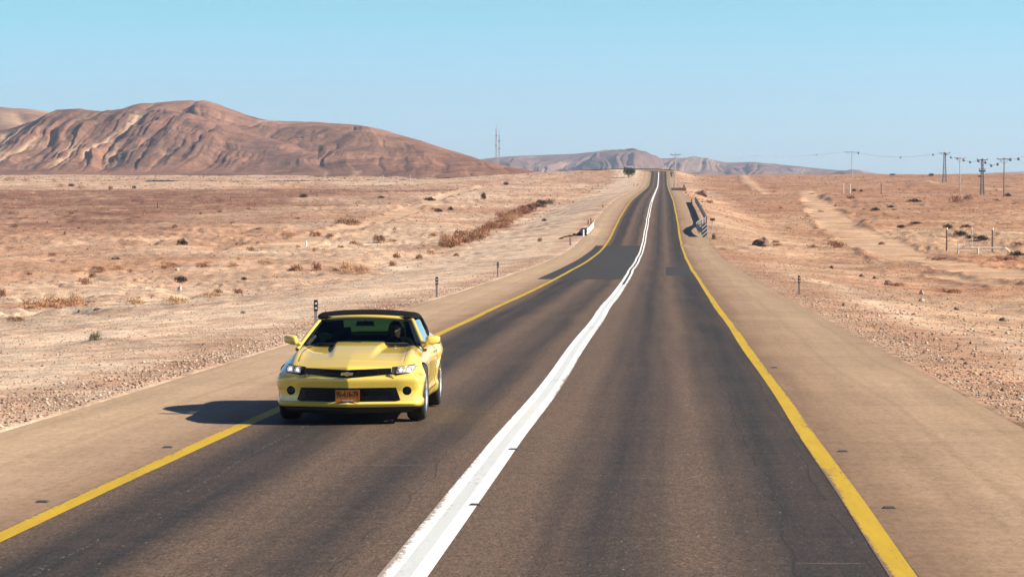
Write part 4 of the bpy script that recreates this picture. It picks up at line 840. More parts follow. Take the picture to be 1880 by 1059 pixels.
gr = guardrail('guardrail', [(x, y, rz_(y)) for x, y in pts], STEELD, 'steel guardrail on the right shoulder with a kinked near end', 'guardrails along the road', face=-1, h=.54, tall=1.0)
# diagonally striped hazard board at its near end
o = empty('hazard_board', (5.98, 267.2, rz_(267) - .1)); tag(o, 'black and white diagonally striped hazard board at the near end of the right guardrail', 'sign')
W_, H_ = .50, 1.42; bmw = MB(); bmw.box((.0, .02, .10 + H_ / 2), (W_, .03, H_)); bmw.build('board', [WHITEP], o); mb = MB()
def clip_poly(poly, f):
    out = []
    for a, b in zip(poly, poly[1:] + poly[:1]):
        fa, fb = f(a), f(b)
        if fa >= 0: out.append(a)
        if fa * fb < 0: t = fa / (fa - fb); out.append((a[0] + (b[0] - a[0]) * t, a[1] + (b[1] - a[1]) * t))
    return out
for k in range(-2, 7):
    pol = [(-W_ / 2, 0), (W_ / 2, 0), (W_ / 2, H_), (-W_ / 2, H_)]; s0 = k * .40; pol = clip_poly(pol, lambda p: p[1] - p[0] * .9 - s0 - .05); pol = clip_poly(pol, lambda p: s0 + .22 - (p[1] - p[0] * .9)) if pol else pol
    if len(pol) > 2: mb.prism([(x, z + .10) for x, z in pol], -.002, .004)
mb.build('stripes', [INK], o); mb = MB(); mb.box((-.12, .06, .4), (.06, .05, 1.6)); mb.build('post', [STEELD], o); mb = MB(); mb.box((.12, .06, .4), (.06, .05, 1.6)); mb.build('post', [STEELD], o)
pl_ = [(-5.98, 270.5), (-5.90, 275), (-5.82, 282), (-5.80, 291)]
guardrail('guardrail', [(x, y, rz_(y)) for x, y in pl_], simple('white_painted_steel', (.62, .59, .54), .4, .1, noise=.1), 'short white-painted guardrail on the left shoulder beside dark brush', 'guardrails along the road', face=1, h=.42, tall=1.25)
# rail round the far bend
pts = []
for a in np.linspace(-6, 62, 26):
    y_ = 1165 + 101.5 * math.sin(R(a)); z_ = float(zr(min(y_, 1222))); pts.append((-95 + 101.5 * math.cos(R(a)), y_, z_ - .1 - 1.5 * max(0, (a - 40) / 22) ** 2))
x, y, z = pts[-1]
pts = [(6.5, 1120, float(zr(1120))), (6.5, 1140, float(zr(1140)))] + pts
guardrail('guardrail', pts, STEELD, 'long dark guardrail curving round the bend at the road crest', 'guardrails along the road', face=-1, h=.55, spacing=6, step=2, tall=.8)

# ------------------------------------------------------------------ small road furniture
def sign_back():
    p = hit(1308, 428); d = p.y; s = 268.0; o = empty('road_sign', tuple(p)); tag(o, 'small brown-backed road sign on a thin post beside the striped board', 'sign')
    mb = MB(); mb.tube([(0, 0, -.2), (0, 0, 1.55)], .045, 8); mb.build('post', [POLEM], o); mb = MB(); mb.box((0, -.03, 1.42), (.50, .03, .28)); mb.build('panel', [RUST], o)
sign_back()
def post(name, u, v, px, mat, r, label, cat='post', group=None, capm=None, box=False):
    p = hit(u, v); D = (p - Vector((CX, 0, 0))).length; h = px / F * D; o = empty(name, tuple(p)); tag(o, label, cat, group); mb = MB()
    if box: mb.box((0, 0, h / 2 - .1), (2 * r, 2 * r, h + .2), taper=.9)
    else: mb.tube([(0, 0, -.3), (0, 0, h)], [r, r * .85], 8)
    mb.build('shaft', [mat], o)
    if capm: mb = MB(); mb.lathe([(h - .09 * h, r * .9), (h - .085 * h, r * 1.08), (h, r * 1.08), (h + .02, r), (h + .02, 0)], 'z', n=8); mb.build('cap', [capm], o)
    return o
post('wooden_post', 1738, 460, 41, WOODP, .085, 'weathered wooden post with white top, left of the white pipe', 'post', None, WHITEP)
post('wooden_post', 1822, 461, 40, WOODP, .085, 'weathered wooden post with white top, rising behind the white pipe', 'post', None, WHITEP)
post('marker_post', 1784, 452, 33, POLEM, .05, 'thin pale marker post between the two weathered wooden posts', 'post', None, WHITEP)
for u, lab in ((1549, 'left one of two thin white posts standing together on the right plain'), (1561, 'right one of two thin white posts standing together on the right plain')): post('marker_post', u, 355, 17, WHITEP, .12, lab, 'post', 'thin white posts on the right plain')
post('wooden_post', 1618, 356, 20, WOODP, .16, 'dark lone post in the middle of the right plain', 'post')
post('marker_post', 562, 452, 9, WHITEP, .09, 'short white post among brown shrubs on the left plain', 'post')
for u, v, h, lab in ((290, 384, 12, 'short dark post on the purple gravel of the left plain'), (424, 369, 6, 'tiny dark post far out on the left plain, right of the purple gravel')): post('wooden_post', u, v, h, WOODP, .14, lab)
for u, lab in ((703, 'thin grey pole at the foot of the brown hill, left of the pair'), (753, 'thin grey pole at the foot of the brown hill, right of the pair')): post('thin_pole', u, 336, 15, POLEM, .14, lab, 'pole', 'thin poles at the hill foot')
for u, v, h, m, lab in ((1047, 451, 14, POLEM, 'pale square post at the left shoulder in front of the white guardrail'), (1071, 434, 12, WHITEP, 'short white-headed post at the end of the brush strip by the white guardrail')): post('marker_post', u, v, h, m, .10, lab, 'post', None, WHITEP if m is WHITEP else None, box=m is not WHITEP)
for u, v, h, lab in ((1080, 413, 9, 'slim dark delineator left of two behind the white guardrail'), (1085, 411, 10, 'slim dark delineator right of two behind the white guardrail')): post('marker_post', u, v, h, RUST, .08, lab, 'post')
for u, v, h, lab in ((1270, 374, 9, 'slim dark post at the far end of the right guardrail'), (1237, 344, 7, 'thin post beside the pole on the right shoulder near the crest'), (1107, 381, 5, 'lone slim post beside the far left shoulder'), (1164, 342, 6, 'slim post beside the left shoulder nearest the crest'), (1170, 352 - 10, 5, 'slim post next to the crest on the left shoulder, closer to the road')): post('marker_post', u, v, h, WOODP, .09, lab, 'post')
# low culvert wall on the far right shoulder
p = hit(1246, 350); o = empty('culvert_wall', tuple(p)); tag(o, 'low dark culvert wall with a raised end on the far right shoulder', 'wall'); mb = MB(); mb.box((0, 0, .15), (4.2, .5, 1.1), taper=.95); mb.box((0, -.02, .72), (4.4, .6, .12)); mb.build('parapet', [CONC], o); mb = MB(); mb.box((1.5, 0, .9), (.5, .5, 1.4)); mb.build('end_pillar', [CONC], o)
# white pipework
p = hit(1803, 464); D = (p - Vector((CX, 0, 0))).length; k = D / F; o = empty('water_pipe', tuple(p), R(YAW)); tag(o, 'white above-ground pipe with valves bending into the soil by the wooden posts', 'pipe')
PIPEM = simple('cream_pipe_paint', (.60, .54, .46), .5, noise=.1); mb = MB(); zt = 8 * k; mb.tube([(-43 * k, 0, zt), (30 * k, 0, zt), (40 * k, 0, zt), (44.5 * k, 0, zt - 1.5 * k), (47 * k, 0, zt - 4.5 * k), (47.5 * k, 0, -.3)], .09, 10); mb.build('main_pipe', [PIPEM], o, smooth=True, angle=60)
mb = MB(); mb.tube([(-43 * k, 0, -.3), (-43 * k, 0, 9 * k)], .09, 8); mb.tube([(-43 * k, 0, 9 * k), (-43 * k, 0, 17 * k)], .045, 8); mb.build('riser', [PIPEM], o)
for dx, h in ((-33, 6), (-21, 10), (41, 6)): mb = MB(); mb.tube([(dx * k, 0, zt), (dx * k, 0, zt + h * k)], .055, 8); mb.box((dx * k, 0, zt + h * k * .5), (.22, .16, .14)); mb.build('valve', [PIPEM], o)
for dx in (-8,): mb = MB(); mb.tube([(dx * k, -.1, -.3), (dx * k, -.1, zt)], .10, 8); mb.build('support', [PIPEM], o)

# ------------------------------------------------------------------ poles, cables, mast
def dome(r, n=8, m=6): return MB().lathe([(-r, 0)] + [(-r * math.cos(k * math.pi / m), r * math.sin(k * math.pi / m)) for k in range(1, m)] + [(r, 0)], 'z', n=n)
TOPS = {}
def pole(key, u, vt, vb, mat, label, lattice=False, arm=13, group='poles of the power line'):
    p = hit(u, vb); D = (_rot.inverted() @ (p - Vector((CX, 0, 0)))).z * -1; h = (vb - vt) / F * D; aw = arm / F * D
    o = empty('lattice_pylon' if lattice else 'utility_pole', tuple(p), R(YAW)); tag(o, label, 'pylon' if lattice else 'utility pole', group); mb = MB()
    if lattice:
        w0, w1 = 3.4 / F * D / 1.0, 1.3 / F * D; q = [(-1, -1), (1, -1), (1, 1), (-1, 1)]; n = 9
        for a, b in q: mb.tube([(a * w0, b * w0, -.3), (a * w1, b * w1, h)], .07, 5)
        for i in range(n):
            z0, z1 = h * i / n, h * (i + 1) / n; wa, wb = w0 + (w1 - w0) * i / n, w0 + (w1 - w0) * (i + 1) / n
            for (a, b), (c, d) in zip(q, q[1:] + q[:1]): mb.tube([(a * wa, b * wa, z0), (c * wb, d * wb, z1)], .04, 4); mb.tube([(c * wa, d * wa, z0), (a * wb, b * wb, z1)], .04, 4); mb.tube([(a * wb, b * wb, z1), (c * wb, d * wb, z1)], .045, 4)
        mb.build('lattice_shaft', [mat], o)
    else: mb.tube([(0, 0, -.5), (0, 0, h)], [.19, .13], 8); mb.build('shaft', [mat], o)
    mb = MB(); mb.box((0, 0, h - .25), (2 * aw / 1.0, .18, .2)); mb.tube([(-aw * .7, 0, h - .3), (0, 0, h - 1.6)], .05, 5); mb.tube([(aw * .7, 0, h - .3), (0, 0, h - 1.6)], .05, 5); mb.build('crossarm', [LATT if lattice else mat], o)
    for dx in (-.95, 0, .95): mb = MB(); mb.lathe([(h - .2, .05), (h - .1, .14), (h + .02, .06), (h + .1, .13), (h + .22, .05), (h + .24, 0)], 'z', (dx * aw, 0, 0), 8); mb.build('insulator', [LATT], o)
    if key == 'e': mb = MB(); mb.box((0, 0, h * .66), (aw * 1.2, .25, .5)); mb.tube([(-aw * .5, 0, h * .66), (-aw * .5, 0, h * .74)], .12, 6); mb.tube([(aw * .5, 0, h * .66), (aw * .5, 0, h * .74)], .12, 6); mb.build('transformer', [LATT], o)
    TOPS[key] = (p + Vector((0, 0, h)), aw); return o
pole('z', 1240, 283, 345, POLEM, 'pale thin utility pole on the right shoulder near the crest', arm=9)
pole('a', 1387, 275, 319, POLEM, 'pale utility pole at the head of the far dirt track, against the blue hills')
pole('b', 1564, 279, 327, POLEM, 'pale utility pole on the skyline right of the blue hills')
pole('c', 1734, 281, 335, LATT, 'dark lattice pylon, the slimmer one without a transformer', True, 10)
pole('d', 1762, 290, 352, POLEM, 'slender brownish utility pole between the two lattice pylons', arm=9)
pole('e', 1803, 293, 358, LATT, 'lattice pylon carrying a transformer halfway up', True, 10)
pole('f', 1843, 291, 361, WOODP, 'brown utility pole right of the pylon with the transformer', arm=13)
TOPS['g'] = (at_depth(1905, 270, 700), 1.8); TOPS['y'] = (at_depth(1100, 279, 1400), 2)
def cable(a, b, sag, balls, label, offs=0):
    (A, wa), (B, wb) = TOPS[a], TOPS[b]; A = A + Vector((offs * wa, 0, .15)); B = B + Vector((offs * wb, 0, .15)); pts = []
    for t in np.linspace(0, 1, 25): q = A.lerp(B, t); q.z -= sag * 4 * t * (1 - t); pts.append(q)
    o = empty('power_cable', tuple(A)); tag(o, label, 'cable', 'cables of the power line'); mb = MB(); mb.tube([q - A for q in pts], .035, 5); mb.build('wire', [STEELD], o)
    for t in balls:
        q = A.lerp(B, t); q.z -= sag * 4 * t * (1 - t); mb = dome(.42); bo = mb.build('marker_ball', [STEELD], o, smooth=True); bo.location = q - A - Vector((0, 0, .2))
names = {'z': 'crest pole', 'a': 'pole at the dirt track', 'b': 'skyline pole', 'c': 'slimmer pylon', 'd': 'slender brownish pole', 'e': 'transformer pylon', 'f': 'brown pole at far right'}
for a, b, sag, balls in (('z', 'a', 2.5, [.5, .88]), ('a', 'b', 2.2, [.04, .47, .85]), ('b', 'c', 2.2, [.08, .56, .89]), ('c', 'd', 1.0, [.1, .45, .85]), ('d', 'e', 1.2, [.2, .5, .85]), ('e', 'f', 2.0, [.15, .43, .72])):
    cable(a, b, sag, balls, 'cable with marker balls from the %s to the %s' % (names[a], names[b]))
cable('f', 'g', 1.5, [.2, .45], 'cable with dark marker balls running out of view from the brown pole at far right')
def mast(u, vt, vb, D, label, n, w0):
    p = at_depth(u, vb, D); h = (vb - vt) / F * D; o = empty('radio_mast', (p.x, p.y, p.z - 12)); h += 12; tag(o, label, 'mast', 'radio masts behind the hill'); mb = MB(); q = [(-w0, -w0), (w0, -w0), (0, w0)]
    for a, b in q: mb.tube([(a, b, 0), (a * .5, b * .5, h)], .15, 5)
    for i in range(n):
        z0, z1 = h * i / n, h * (i + 1) / n; k0, k1 = 1 - .5 * i / n, 1 - .5 * (i + 1) / n
        for (a, b), (c, d) in zip(q, q[1:] + q[:1]): mb.tube([(a * k0, b * k0, z0), (c * k1, d * k1, z1)], .08, 4); mb.tube([(a * k1, b * k1, z1), (c * k1, d * k1, z1)], .08, 4)
    mb.build('lattice_shaft', [simple('mast_steel', (.40, .38, .38), .6)], o); mb = MB(); mb.tube([(0, 0, h), (0, 0, h + 5)], .18, 5); mb.build('antenna', [MATS['mast_steel']], o)
    for z in (.82, .6): mb = MB(); mb.lathe([(-.5, .9), (.2, .5), (.3, 0)], 'y', (0, -w0, h * z), 10); mb.build('dish', [WHITEP], o)
mast(911, 236, 289, 2500, 'tall lattice radio mast rising behind the right tail of the brown hill', 14, 1.1)
mast(916.5, 247, 289, 2560, 'shorter fainter radio mast just right of the tall one', 10, .5)

# ------------------------------------------------------------------ white van beyond the crest
p = Vector((-15, 1257, 2.4)); 
def van():
    D = 1262; P = at_depth(1151.5, 311.2, D); o = empty('white_van', (P.x, P.y, float(zr(1222)) - .1), 0); tag(o, 'tiny white van showing above the green tree at the road crest', 'van')
    prof = [(-2.4, .35), (-2.45, .95), (-1.75, 1.15), (-1.15, 2.0), (2.3, 2.1), (2.45, 1.9), (2.45, .35)]; n = len(prof); mb = MB(); mb.add([(x, -.95, z) for x, z in prof] + [(x, .95, z) for x, z in prof], [tuple(range(n)), tuple(range(n, 2 * n))[::-1]] + [(i, (i + 1) % n, n + (i + 1) % n, n + i) for i in range(n)]); b = mb.build('body', [WHITEP], o)
    md = b.modifiers.new('bv', 'BEVEL'); md.width = .12; md.segments = 2
    mb = MB(); mb.box((-1.1, 0, 1.55), (.9, 1.93, .5)); mb.build('window', [TRIM], o)
    for x in (-1.5, 1.5):
        for y in (-.85, .85): mb = MB(); mb.lathe([(-.12, 0), (-.12, .34), (.12, .34), (.12, 0)], 'y', (x, y, .34), 16); mb.build('wheel', [RUB], o)
van()

# ------------------------------------------------------------------ vegetation
def leafmat(name, a, b):
    m, nt, bs = new_mat(name); bs.inputs['Roughness'].default_value = .9; bs.inputs['Specular IOR Level'].default_value = .1; tc = N(nt, 'ShaderNodeTexCoord').outputs['Object']; n = noise(nt, tc, 5, 3, .6)
    r = ramp(nt, [(.35, a), (.65, b)]); nt.links.new(n, r.inputs[0]); nt.links.new(r.outputs[0], bs.inputs['Base Color']); return m
DRY = leafmat('dry_brown_twigs', (.24, .13, .075), (.40, .235, .14)); TANT = leafmat('straw_twigs', (.36, .205, .11), (.54, .33, .19)); DARKT = leafmat('dark_twigs', (.045, .035, .026), (.12, .085, .06)); GREENT = leafmat('grey_green_twigs', (.085, .085, .04), (.19, .165, .09)); REDT = leafmat('reddish_twigs', (.25, .12, .075), (.42, .225, .14)); TREEL = leafmat('dark_green_leaves', (.022, .032, .016), (.055, .075, .035))
def shrub_mesh(name, seed, n=420, w=1.0, h=.62, dense=1.0, up=.35):
    rg = random.Random(seed); v = []; f = []
    lobes = [(rg.uniform(-.55, .55) * w, rg.uniform(-.4, .4) * w, rg.uniform(.35, .6) * w, rg.uniform(.6, 1.0)) for _ in range(5)]
    for i in range(n):
        lx, ly, lr, lh = lobes[rg.randrange(5)]; a = rg.uniform(0, 6.283); el = math.asin(rg.random() ** .8); rr = rg.uniform(.35, 1) ** .6
        d = Vector((math.cos(a) * math.cos(el), math.sin(a) * math.cos(el), math.sin(el))); p = Vector((lx, ly, 0)) + Vector((d.x * lr, d.y * lr, d.z * h * lh)) * rr
        g = (d + Vector((rg.gauss(0, .5), rg.gauss(0, .5), up + rg.gauss(0, .3)))).normalized(); L = rg.uniform(.07, .2) * w; s = g.cross(Vector((rg.gauss(0, 1), rg.gauss(0, 1), rg.gauss(0, 1)))).normalized() * rg.uniform(.008, .026) * w * dense
        b = len(v); q = p + g * L; v += [p - s, p + s, q + s * .5, q - s * .3]; f.append((b, b + 1, b + 2, b + 3))
    for k in range(16):                      # main stems
        a = rg.uniform(0, 6.283); e = rg.uniform(.25, 1); q = Vector((math.cos(a) * .5 * w, math.sin(a) * .5 * w, h * e)); s = Vector((-math.sin(a), math.cos(a), 0)) * .012 * w; b = len(v); o = Vector((lobes[k % 5][0], lobes[k % 5][1], -.05)); v += [o - s, o + s, o + q + s * .3, o + q - s * .3]; f.append((b, b + 1, b + 2, b + 3))
    me = bpy.data.meshes.new(name); me.from_pydata([tuple(p) for p in v], [], f); return me
PROT = {}
def shrub(u, v, wpx, hpx, kind, label, group=None, cat='shrub'):
    mat, n, dn = {'dry': (DRY, 520, 1.3), 'tan': (TANT, 420, 1.0), 'dark': (DARKT, 620, 1.5), 'green': (GREENT, 520, 1.0), 'red': (REDT, 520, 1.2)}[kind]
    key = (kind, random.randrange(3))
    if key not in PROT:
        PROT[key] = shrub_mesh('shrub', hash(key[1]) * 31 + len(PROT), n, 1, .62, dn); PROT[key].materials.append(mat)
    p = hit(u, v); D = (p - Vector((CX, 0, 0))).length; wm, hm = wpx / F * D, hpx / F * D
    o = bpy.data.objects.new('tuft' if kind == 'green' and hpx > 18 else 'shrub', PROT[key]); C.objects.link(o); o.location = (p.x, p.y, p.z - .03); o.rotation_euler.z = random.uniform(-.4, .4); o.scale = (wm / 2.0, wm / 2.2, hm / .68); tag(o, label, cat, group); return o
SH = [(172, 626, 30, 22, 'green', 'olive-green tuft alone on the pale gravel verge, lower left'), (447, 577, 13, 9, 'green', 'small green tuft on the pale verge, left of the soft top'),
 (302, 490, 64, 13, 'tan', 'wide straw-coloured brush on the left plain, below the dark round shrub'), (373, 491, 32, 11, 'dry', 'brown low brush right of the wide straw brush on the left plain'), (424, 491, 32, 11, 'tan', 'straw brush behind a dark slab, right of the brown low brush'), (484, 486, 36, 12, 'tan', 'straw brush left of the low wide brown shrub'), (460, 461, 18, 11, 'red', 'reddish round shrub right of the dark round shrub on the left plain'), (530, 434, 36, 10, 'tan', 'pale low brush just above the short white post'),
 (185, 500, 20, 9, 'red', 'reddish low brush beside a straw shrub on the left plain'), (612, 501, 22, 10, 'tan', 'small straw tuft between the reddish round bush and the straw bushes'), (650, 498, 20, 16, 'tan', 'pale bush wedged between the two straw bushes'), (770, 476, 24, 10, 'dry', 'brown shrub at the verge just before the brush row'), (838, 470, 20, 7, 'dry', 'low brown tuft beneath the near end of the brush row'), (1840, 478, 56, 10, 'red', 'rust-coloured brush spread under the pipe at right'), (1720, 478, 50, 8, 'red', 'rust-coloured brush spread left of the pipe support'), (1640, 525, 40, 9, 'red', 'low rust-coloured brush on the right ground above the pale stones'), (1740, 538, 50, 10, 'red', 'low rust-coloured brush on the right ground, right of the pale stones'),
 (336, 450, 26, 14, 'dark', 'dark round shrub midway out on the left plain'), (333, 518, 28, 14, 'dark', 'dark shrub closer to the pale verge on the left plain'), (449, 514, 13, 8, 'dark', 'small dark shrub right of the closer dark shrub'), (559, 363, 18, 9, 'dark', 'small dark shrub far out below the brown hill'),
 (790, 369, 30, 9, 'dark', 'flat wide dark shrub far out near the pale track'), (806, 389, 17, 8, 'dark', 'left one of two dark shrubs below the flat wide one'), (828, 386, 13, 8, 'dark', 'right one of two dark shrubs below the flat wide one'), (700, 366, 14, 6, 'dark', 'low dark shrub left of the flat wide one'),
 (640, 414, 52, 17, 'dry', 'wide brown shrub with dark base in the middle of the left plain'), (580, 435, 28, 13, 'dry', 'brown shrub left of the short white post'), (606, 435, 22, 9, 'dry', 'brown shrub right of the short white post'), (697, 447, 28, 20, 'dry', 'tall brown shrub on the plain above the convertible'),
 (634, 503, 34, 26, 'tan', 'straw-coloured rounded bush at the verge above the soft top'), (664, 502, 30, 20, 'tan', 'straw bush touching the rounded one on its right'), (581, 497, 22, 20, 'red', 'reddish round bush left of the straw bushes'), (545, 497, 40, 13, 'dry', 'low wide brown shrub left of the reddish round bush'),
 (731, 474, 24, 14, 'red', 'reddish-brown shrub at the verge right of the straw bushes'), (724, 489, 22, 14, 'red', 'reddish-brown shrub just below its twin at the verge'), (790, 468, 18, 15, 'tan', 'pale straw shrub at the verge left of the brush row'), (155, 523, 28, 15, 'red', 'reddish shrub by itself on the left plain'),
 (318, 558, 58, 20, 'tan', 'straw shrub with a reddish tinge at the verge, left of centre'), (247, 559, 48, 16, 'tan', 'low straw shrub at the verge, left of the tinged one'), (386, 545, 44, 13, 'tan', 'low straw shrub at the verge behind the car shadow'), (60, 566, 60, 20, 'tan', 'straw shrub at the left end of the big verge clump'), (100, 565, 62, 24, 'tan', 'tallest straw shrub in the big verge clump'), (135, 563, 46, 28, 'tan', 'straw shrub at the right end of the big verge clump'),
 (4, 545, 16, 20, 'red', 'reddish shrub cut by the left edge of the view'), (30, 590, 40, 12, 'dry', 'thin brown shrub on the verge at far left'), (436, 539, 24, 13, 'red', 'round reddish shrub at the verge where it meets the plain'), (400, 538, 24, 10, 'dry', 'brown shrub left of the round reddish one'), (180, 496, 26, 8, 'dry', 'low brown shrub on the left plain'), (212, 496, 30, 12, 'tan', 'straw shrub beside the low brown one on the left plain'),
 (17, 332, 28, 10, 'tan', 'orange-tan shrub under the hill at the left edge'), (47, 334, 18, 9, 'tan', 'second orange-tan shrub under the hill'), (98, 334, 12, 7, 'tan', 'small orange-tan shrub under the hill'), (110, 344, 22, 8, 'tan', 'orange-tan shrub left of the grey one under the hill'), (132, 343, 14, 7, 'dark', 'greyish shrub among orange-tan ones under the hill'), (147, 347, 22, 9, 'tan', 'orange-tan shrub right of the grey one under the hill'), (205, 349, 14, 10, 'red', 'reddish shrub out on the plain under the hill'), (247, 347, 10, 6, 'dark', 'tiny dark shrub out on the plain under the hill'),
 (990, 444, 12, 10, 'green', 'small greenish bush on the left bank near the white guardrail'), (1000, 406, 12, 6, 'dark', 'small dark bush up the left bank'), (888, 366, 12, 16, 'dark', 'spiky dark plant on the left plain near the crest'), (1012, 376, 20, 13, 'green', 'dark green bush at the top of the brush row'), (930, 340, 12, 8, 'dark', 'dark shrub on the ridge left of the brown tree'),
 (1310, 440, 13, 15, 'green', 'olive bush below the small road sign'), (1535, 455, 46, 14, 'red', 'reddish spread of dry brush beside the dirt track'), (1752, 372, 26, 18, 'red', 'reddish tall brush near the slender pole'), (1778, 366, 26, 10, 'dry', 'brown low brush right of the reddish tall one'), (1680, 371, 34, 7, 'dark', 'flat dark brush on the right plain'), (1741, 420, 20, 11, 'dark', 'dark dome-shaped bush behind the left wooden post'),
 (1765, 434, 30, 12, 'dark', 'pointed dark bush between the wooden posts'), (1782, 437, 20, 8, 'dark', 'lower dark bush touching the pointed one'), (1803, 441, 30, 12, 'dark', 'dark bush just left of the right wooden post'), (1775, 419, 24, 6, 'dark', 'low flat dark bush behind the pointed ones'), (1868, 451, 34, 8, 'dry', 'brown brush right of the pipe elbow'), (1868, 470, 40, 10, 'dark', 'dark brush at the right edge below the pipe elbow'), (1851, 361, 18, 7, 'dark', 'dark scrub at the foot of the brown pole'),
 (1568, 352, 9, 6, 'dark', 'left one of two dark shrubs by the thin white posts'), (1581, 353, 9, 5, 'dark', 'right one of two dark shrubs by the thin white posts'), (1560, 365, 22, 8, 'red', 'reddish brush below the thin white posts'), (1608, 387, 22, 7, 'dark', 'dark scrub on the right plain beside the track'), (1636, 381, 16, 5, 'dark', 'flat dark scrub right of its neighbour by the track'), (1655, 418, 18, 7, 'dark', 'dark scrub left of the wooden posts'), (1683, 411, 26, 6, 'dark', 'longer dark scrub left of the wooden posts'),
 (1710, 323, 13, 6, 'dark', 'dark bush on the skyline left of the slimmer pylon'), (1640, 322, 14, 4, 'dark', 'flat dark bush on the skyline at the end of the blue hills'), (1800, 325, 9, 4, 'dark', 'tiny dark bush on the skyline by the transformer pylon'), (1283, 358, 22, 9, 'dry', 'brown brush on the bank behind the right guardrail'), (1302, 373, 16, 8, 'red', 'reddish brush right of the right guardrail')]
for a in SH: shrub(*a)
# the row of brush at the foot of the left bank
rowp = [(806, 453), (850, 447), (885, 436), (910, 420), (935, 405), (960, 392), (985, 382), (1003, 376)]
for k in range(64):
    t = k / 63; u = np.interp(t * 7, range(8), [p[0] for p in rowp]); v = np.interp(t * 7, range(8), [p[1] for p in rowp]); big = 1.25 - .6 * t
    shrub(u + random.uniform(-9, 9), v + random.uniform(-11, 3) * (1 - .6 * t), random.uniform(20, 36) * big, random.uniform(10, 17) * big, random.choice(['red', 'dry', 'tan', 'red'] if t < .75 else ['dry', 'dark', 'red']), 'brown dry bush in the dense brush row along the foot of the left bank', 'bushes of the brush row')
for k in range(14):
    t = k / 13; shrub(1030 + 38 * t + random.uniform(-2, 2), 438 - 8 * t + random.uniform(-1, 1), random.uniform(8, 12), random.uniform(3, 5), random.choice(['dark', 'dry']), 'low dark brush tuft in the strip leading to the white guardrail', 'brush tufts by the white guardrail')
for k in range(70):                           # scattered small scrub on the plains
    if k < 44: u, v = random.uniform(0, 900), random.uniform(345, 520); v = min(v, 530 - .12 * u)
    else: u, v = random.uniform(1400, 1880), random.uniform(335, 470)
    s = .35 + (v - 320) / 200; side = 'left' if k < 44 else 'right'
    shrub(u, v, random.uniform(9, 24) * s, random.uniform(4, 9) * s, random.choice(['dry', 'tan', 'dry', 'tan', 'red']), 'small low dry scrub scattered on the %s plain' % side, 'small scrub on the %s plain' % side)
# trees at the crest
def tree(u, v, wpx, hpx, mat, label, seed):
    p = hit(u, v); D = (p - Vector((CX, 0, 0))).length; w_, h = wpx / F * D, hpx / F * D; o = empty('tree', tuple(p)); tag(o, label, 'tree'); rg = random.Random(seed); mb = MB()
    mb.tube([(0, 0, -.2), (.05, 0, h * .2), (.1, .05, h * .45), (.0, 0, h * .8)], [.22, .17, .12, .04], 8)
    for k in range(9): a = k * .7; mb.tube([(.05, 0, h * (.2 + .04 * k)), (math.cos(a) * w_ * .22, math.sin(a) * w_ * .22, h * (.4 + .03 * k)), (math.cos(a) * w_ * .4, math.sin(a) * w_ * .4, h * (.5 + .04 * k))], [.09, .06, .02], 6)
    mb.build('trunk', [WOODP], o); v_ = []; f = []; lob = [(rg.uniform(-.32, .32) * w_, rg.uniform(-.3, .3) * w_, h * rg.uniform(.35, .78), rg.uniform(.14, .26) * w_) for _ in range(14)]
    for i in range(4200):
        lx, ly, lz, lr = lob[rg.randrange(14)]; d = Vector((rg.gauss(0, 1), rg.gauss(0, 1), rg.gauss(0, .8))).normalized() * lr * rg.uniform(.3, 1) ** .5; c = Vector((lx, ly, lz)) + d
        a = Vector((rg.gauss(0, 1), rg.gauss(0, 1), rg.gauss(0, 1))).normalized(); b = a.cross(Vector((rg.gauss(0, 1), rg.gauss(0, 1), rg.gauss(0, 1)))).normalized(); s = rg.uniform(.06, .14); n = len(v_); v_ += [c - a * s - b * s * .5, c + a * s - b * s * .5, c + a * s + b * s * .5, c - a * s + b * s * .5]; f.append((n, n + 1, n + 2, n + 3))
    pydata('crown', v_, f, [mat], o)
tree(1154, 326, 29, 19, TREEL, 'dark green spreading tree on the left at the road crest', 3)
tree(1031, 312, 20, 12, DARKT, 'dark brown leafless-looking tree on the ridge right of the brown hill', 5)

# ------------------------------------------------------------------ stones, mounds
def rock_mesh(name, seed, sub=2, flat=.6, jag=.28):
    bm = bmesh.new(); bmesh.ops.create_icosphere(bm, subdivisions=sub, radius=1); rg = random.Random(seed); o = rg.uniform(0, 50)
    for v in bm.verts:
        k = 1 + jag * float(vnoise(v.co.x * 1.7 + o, v.co.y * 1.7 + v.co.z * 2.3, seed)) + jag * .5 * float(vnoise(v.co.x * 4 + o, v.co.y * 4 + v.co.z * 5, seed + 1)); v.co = Vector((v.co.x * k, v.co.y * k, v.co.z * k * flat))
    me = bpy.data.meshes.new(name); bm.to_mesh(me); bm.free(); return me
def rock(u, v, wpx, hpx, mat, label, name='rock', cat='rock', seed=1, sink=.3, group=None, dy=1.0):
    p = hit(u, v); D = (p - Vector((CX, 0, 0))).length; me = rock_mesh(name, seed, 3 if wpx > 20 else 2, 1.0); me.materials.append(mat); o = bpy.data.objects.new(name, me); C.objects.link(o); wm, hm = wpx / F * D / 2, hpx / F * D / (2 - sink * 2)
    o.location = (p.x, p.y + wm * .5, p.z + hm * (1 - 2 * sink) * .6); o.scale = (wm, wm * dy, hm); tag(o, label, cat, group); return o
rock(1399, 453, 34, 17, MOUNDM, 'dark earth mound on the right plain near the dirt track', 'earth_mound', 'mound', 11, .25)
rock(1290, 360, 20, 10, MOUNDM, 'small dark earth mound above the right guardrail', 'earth_mound', 'mound', 12, .25)
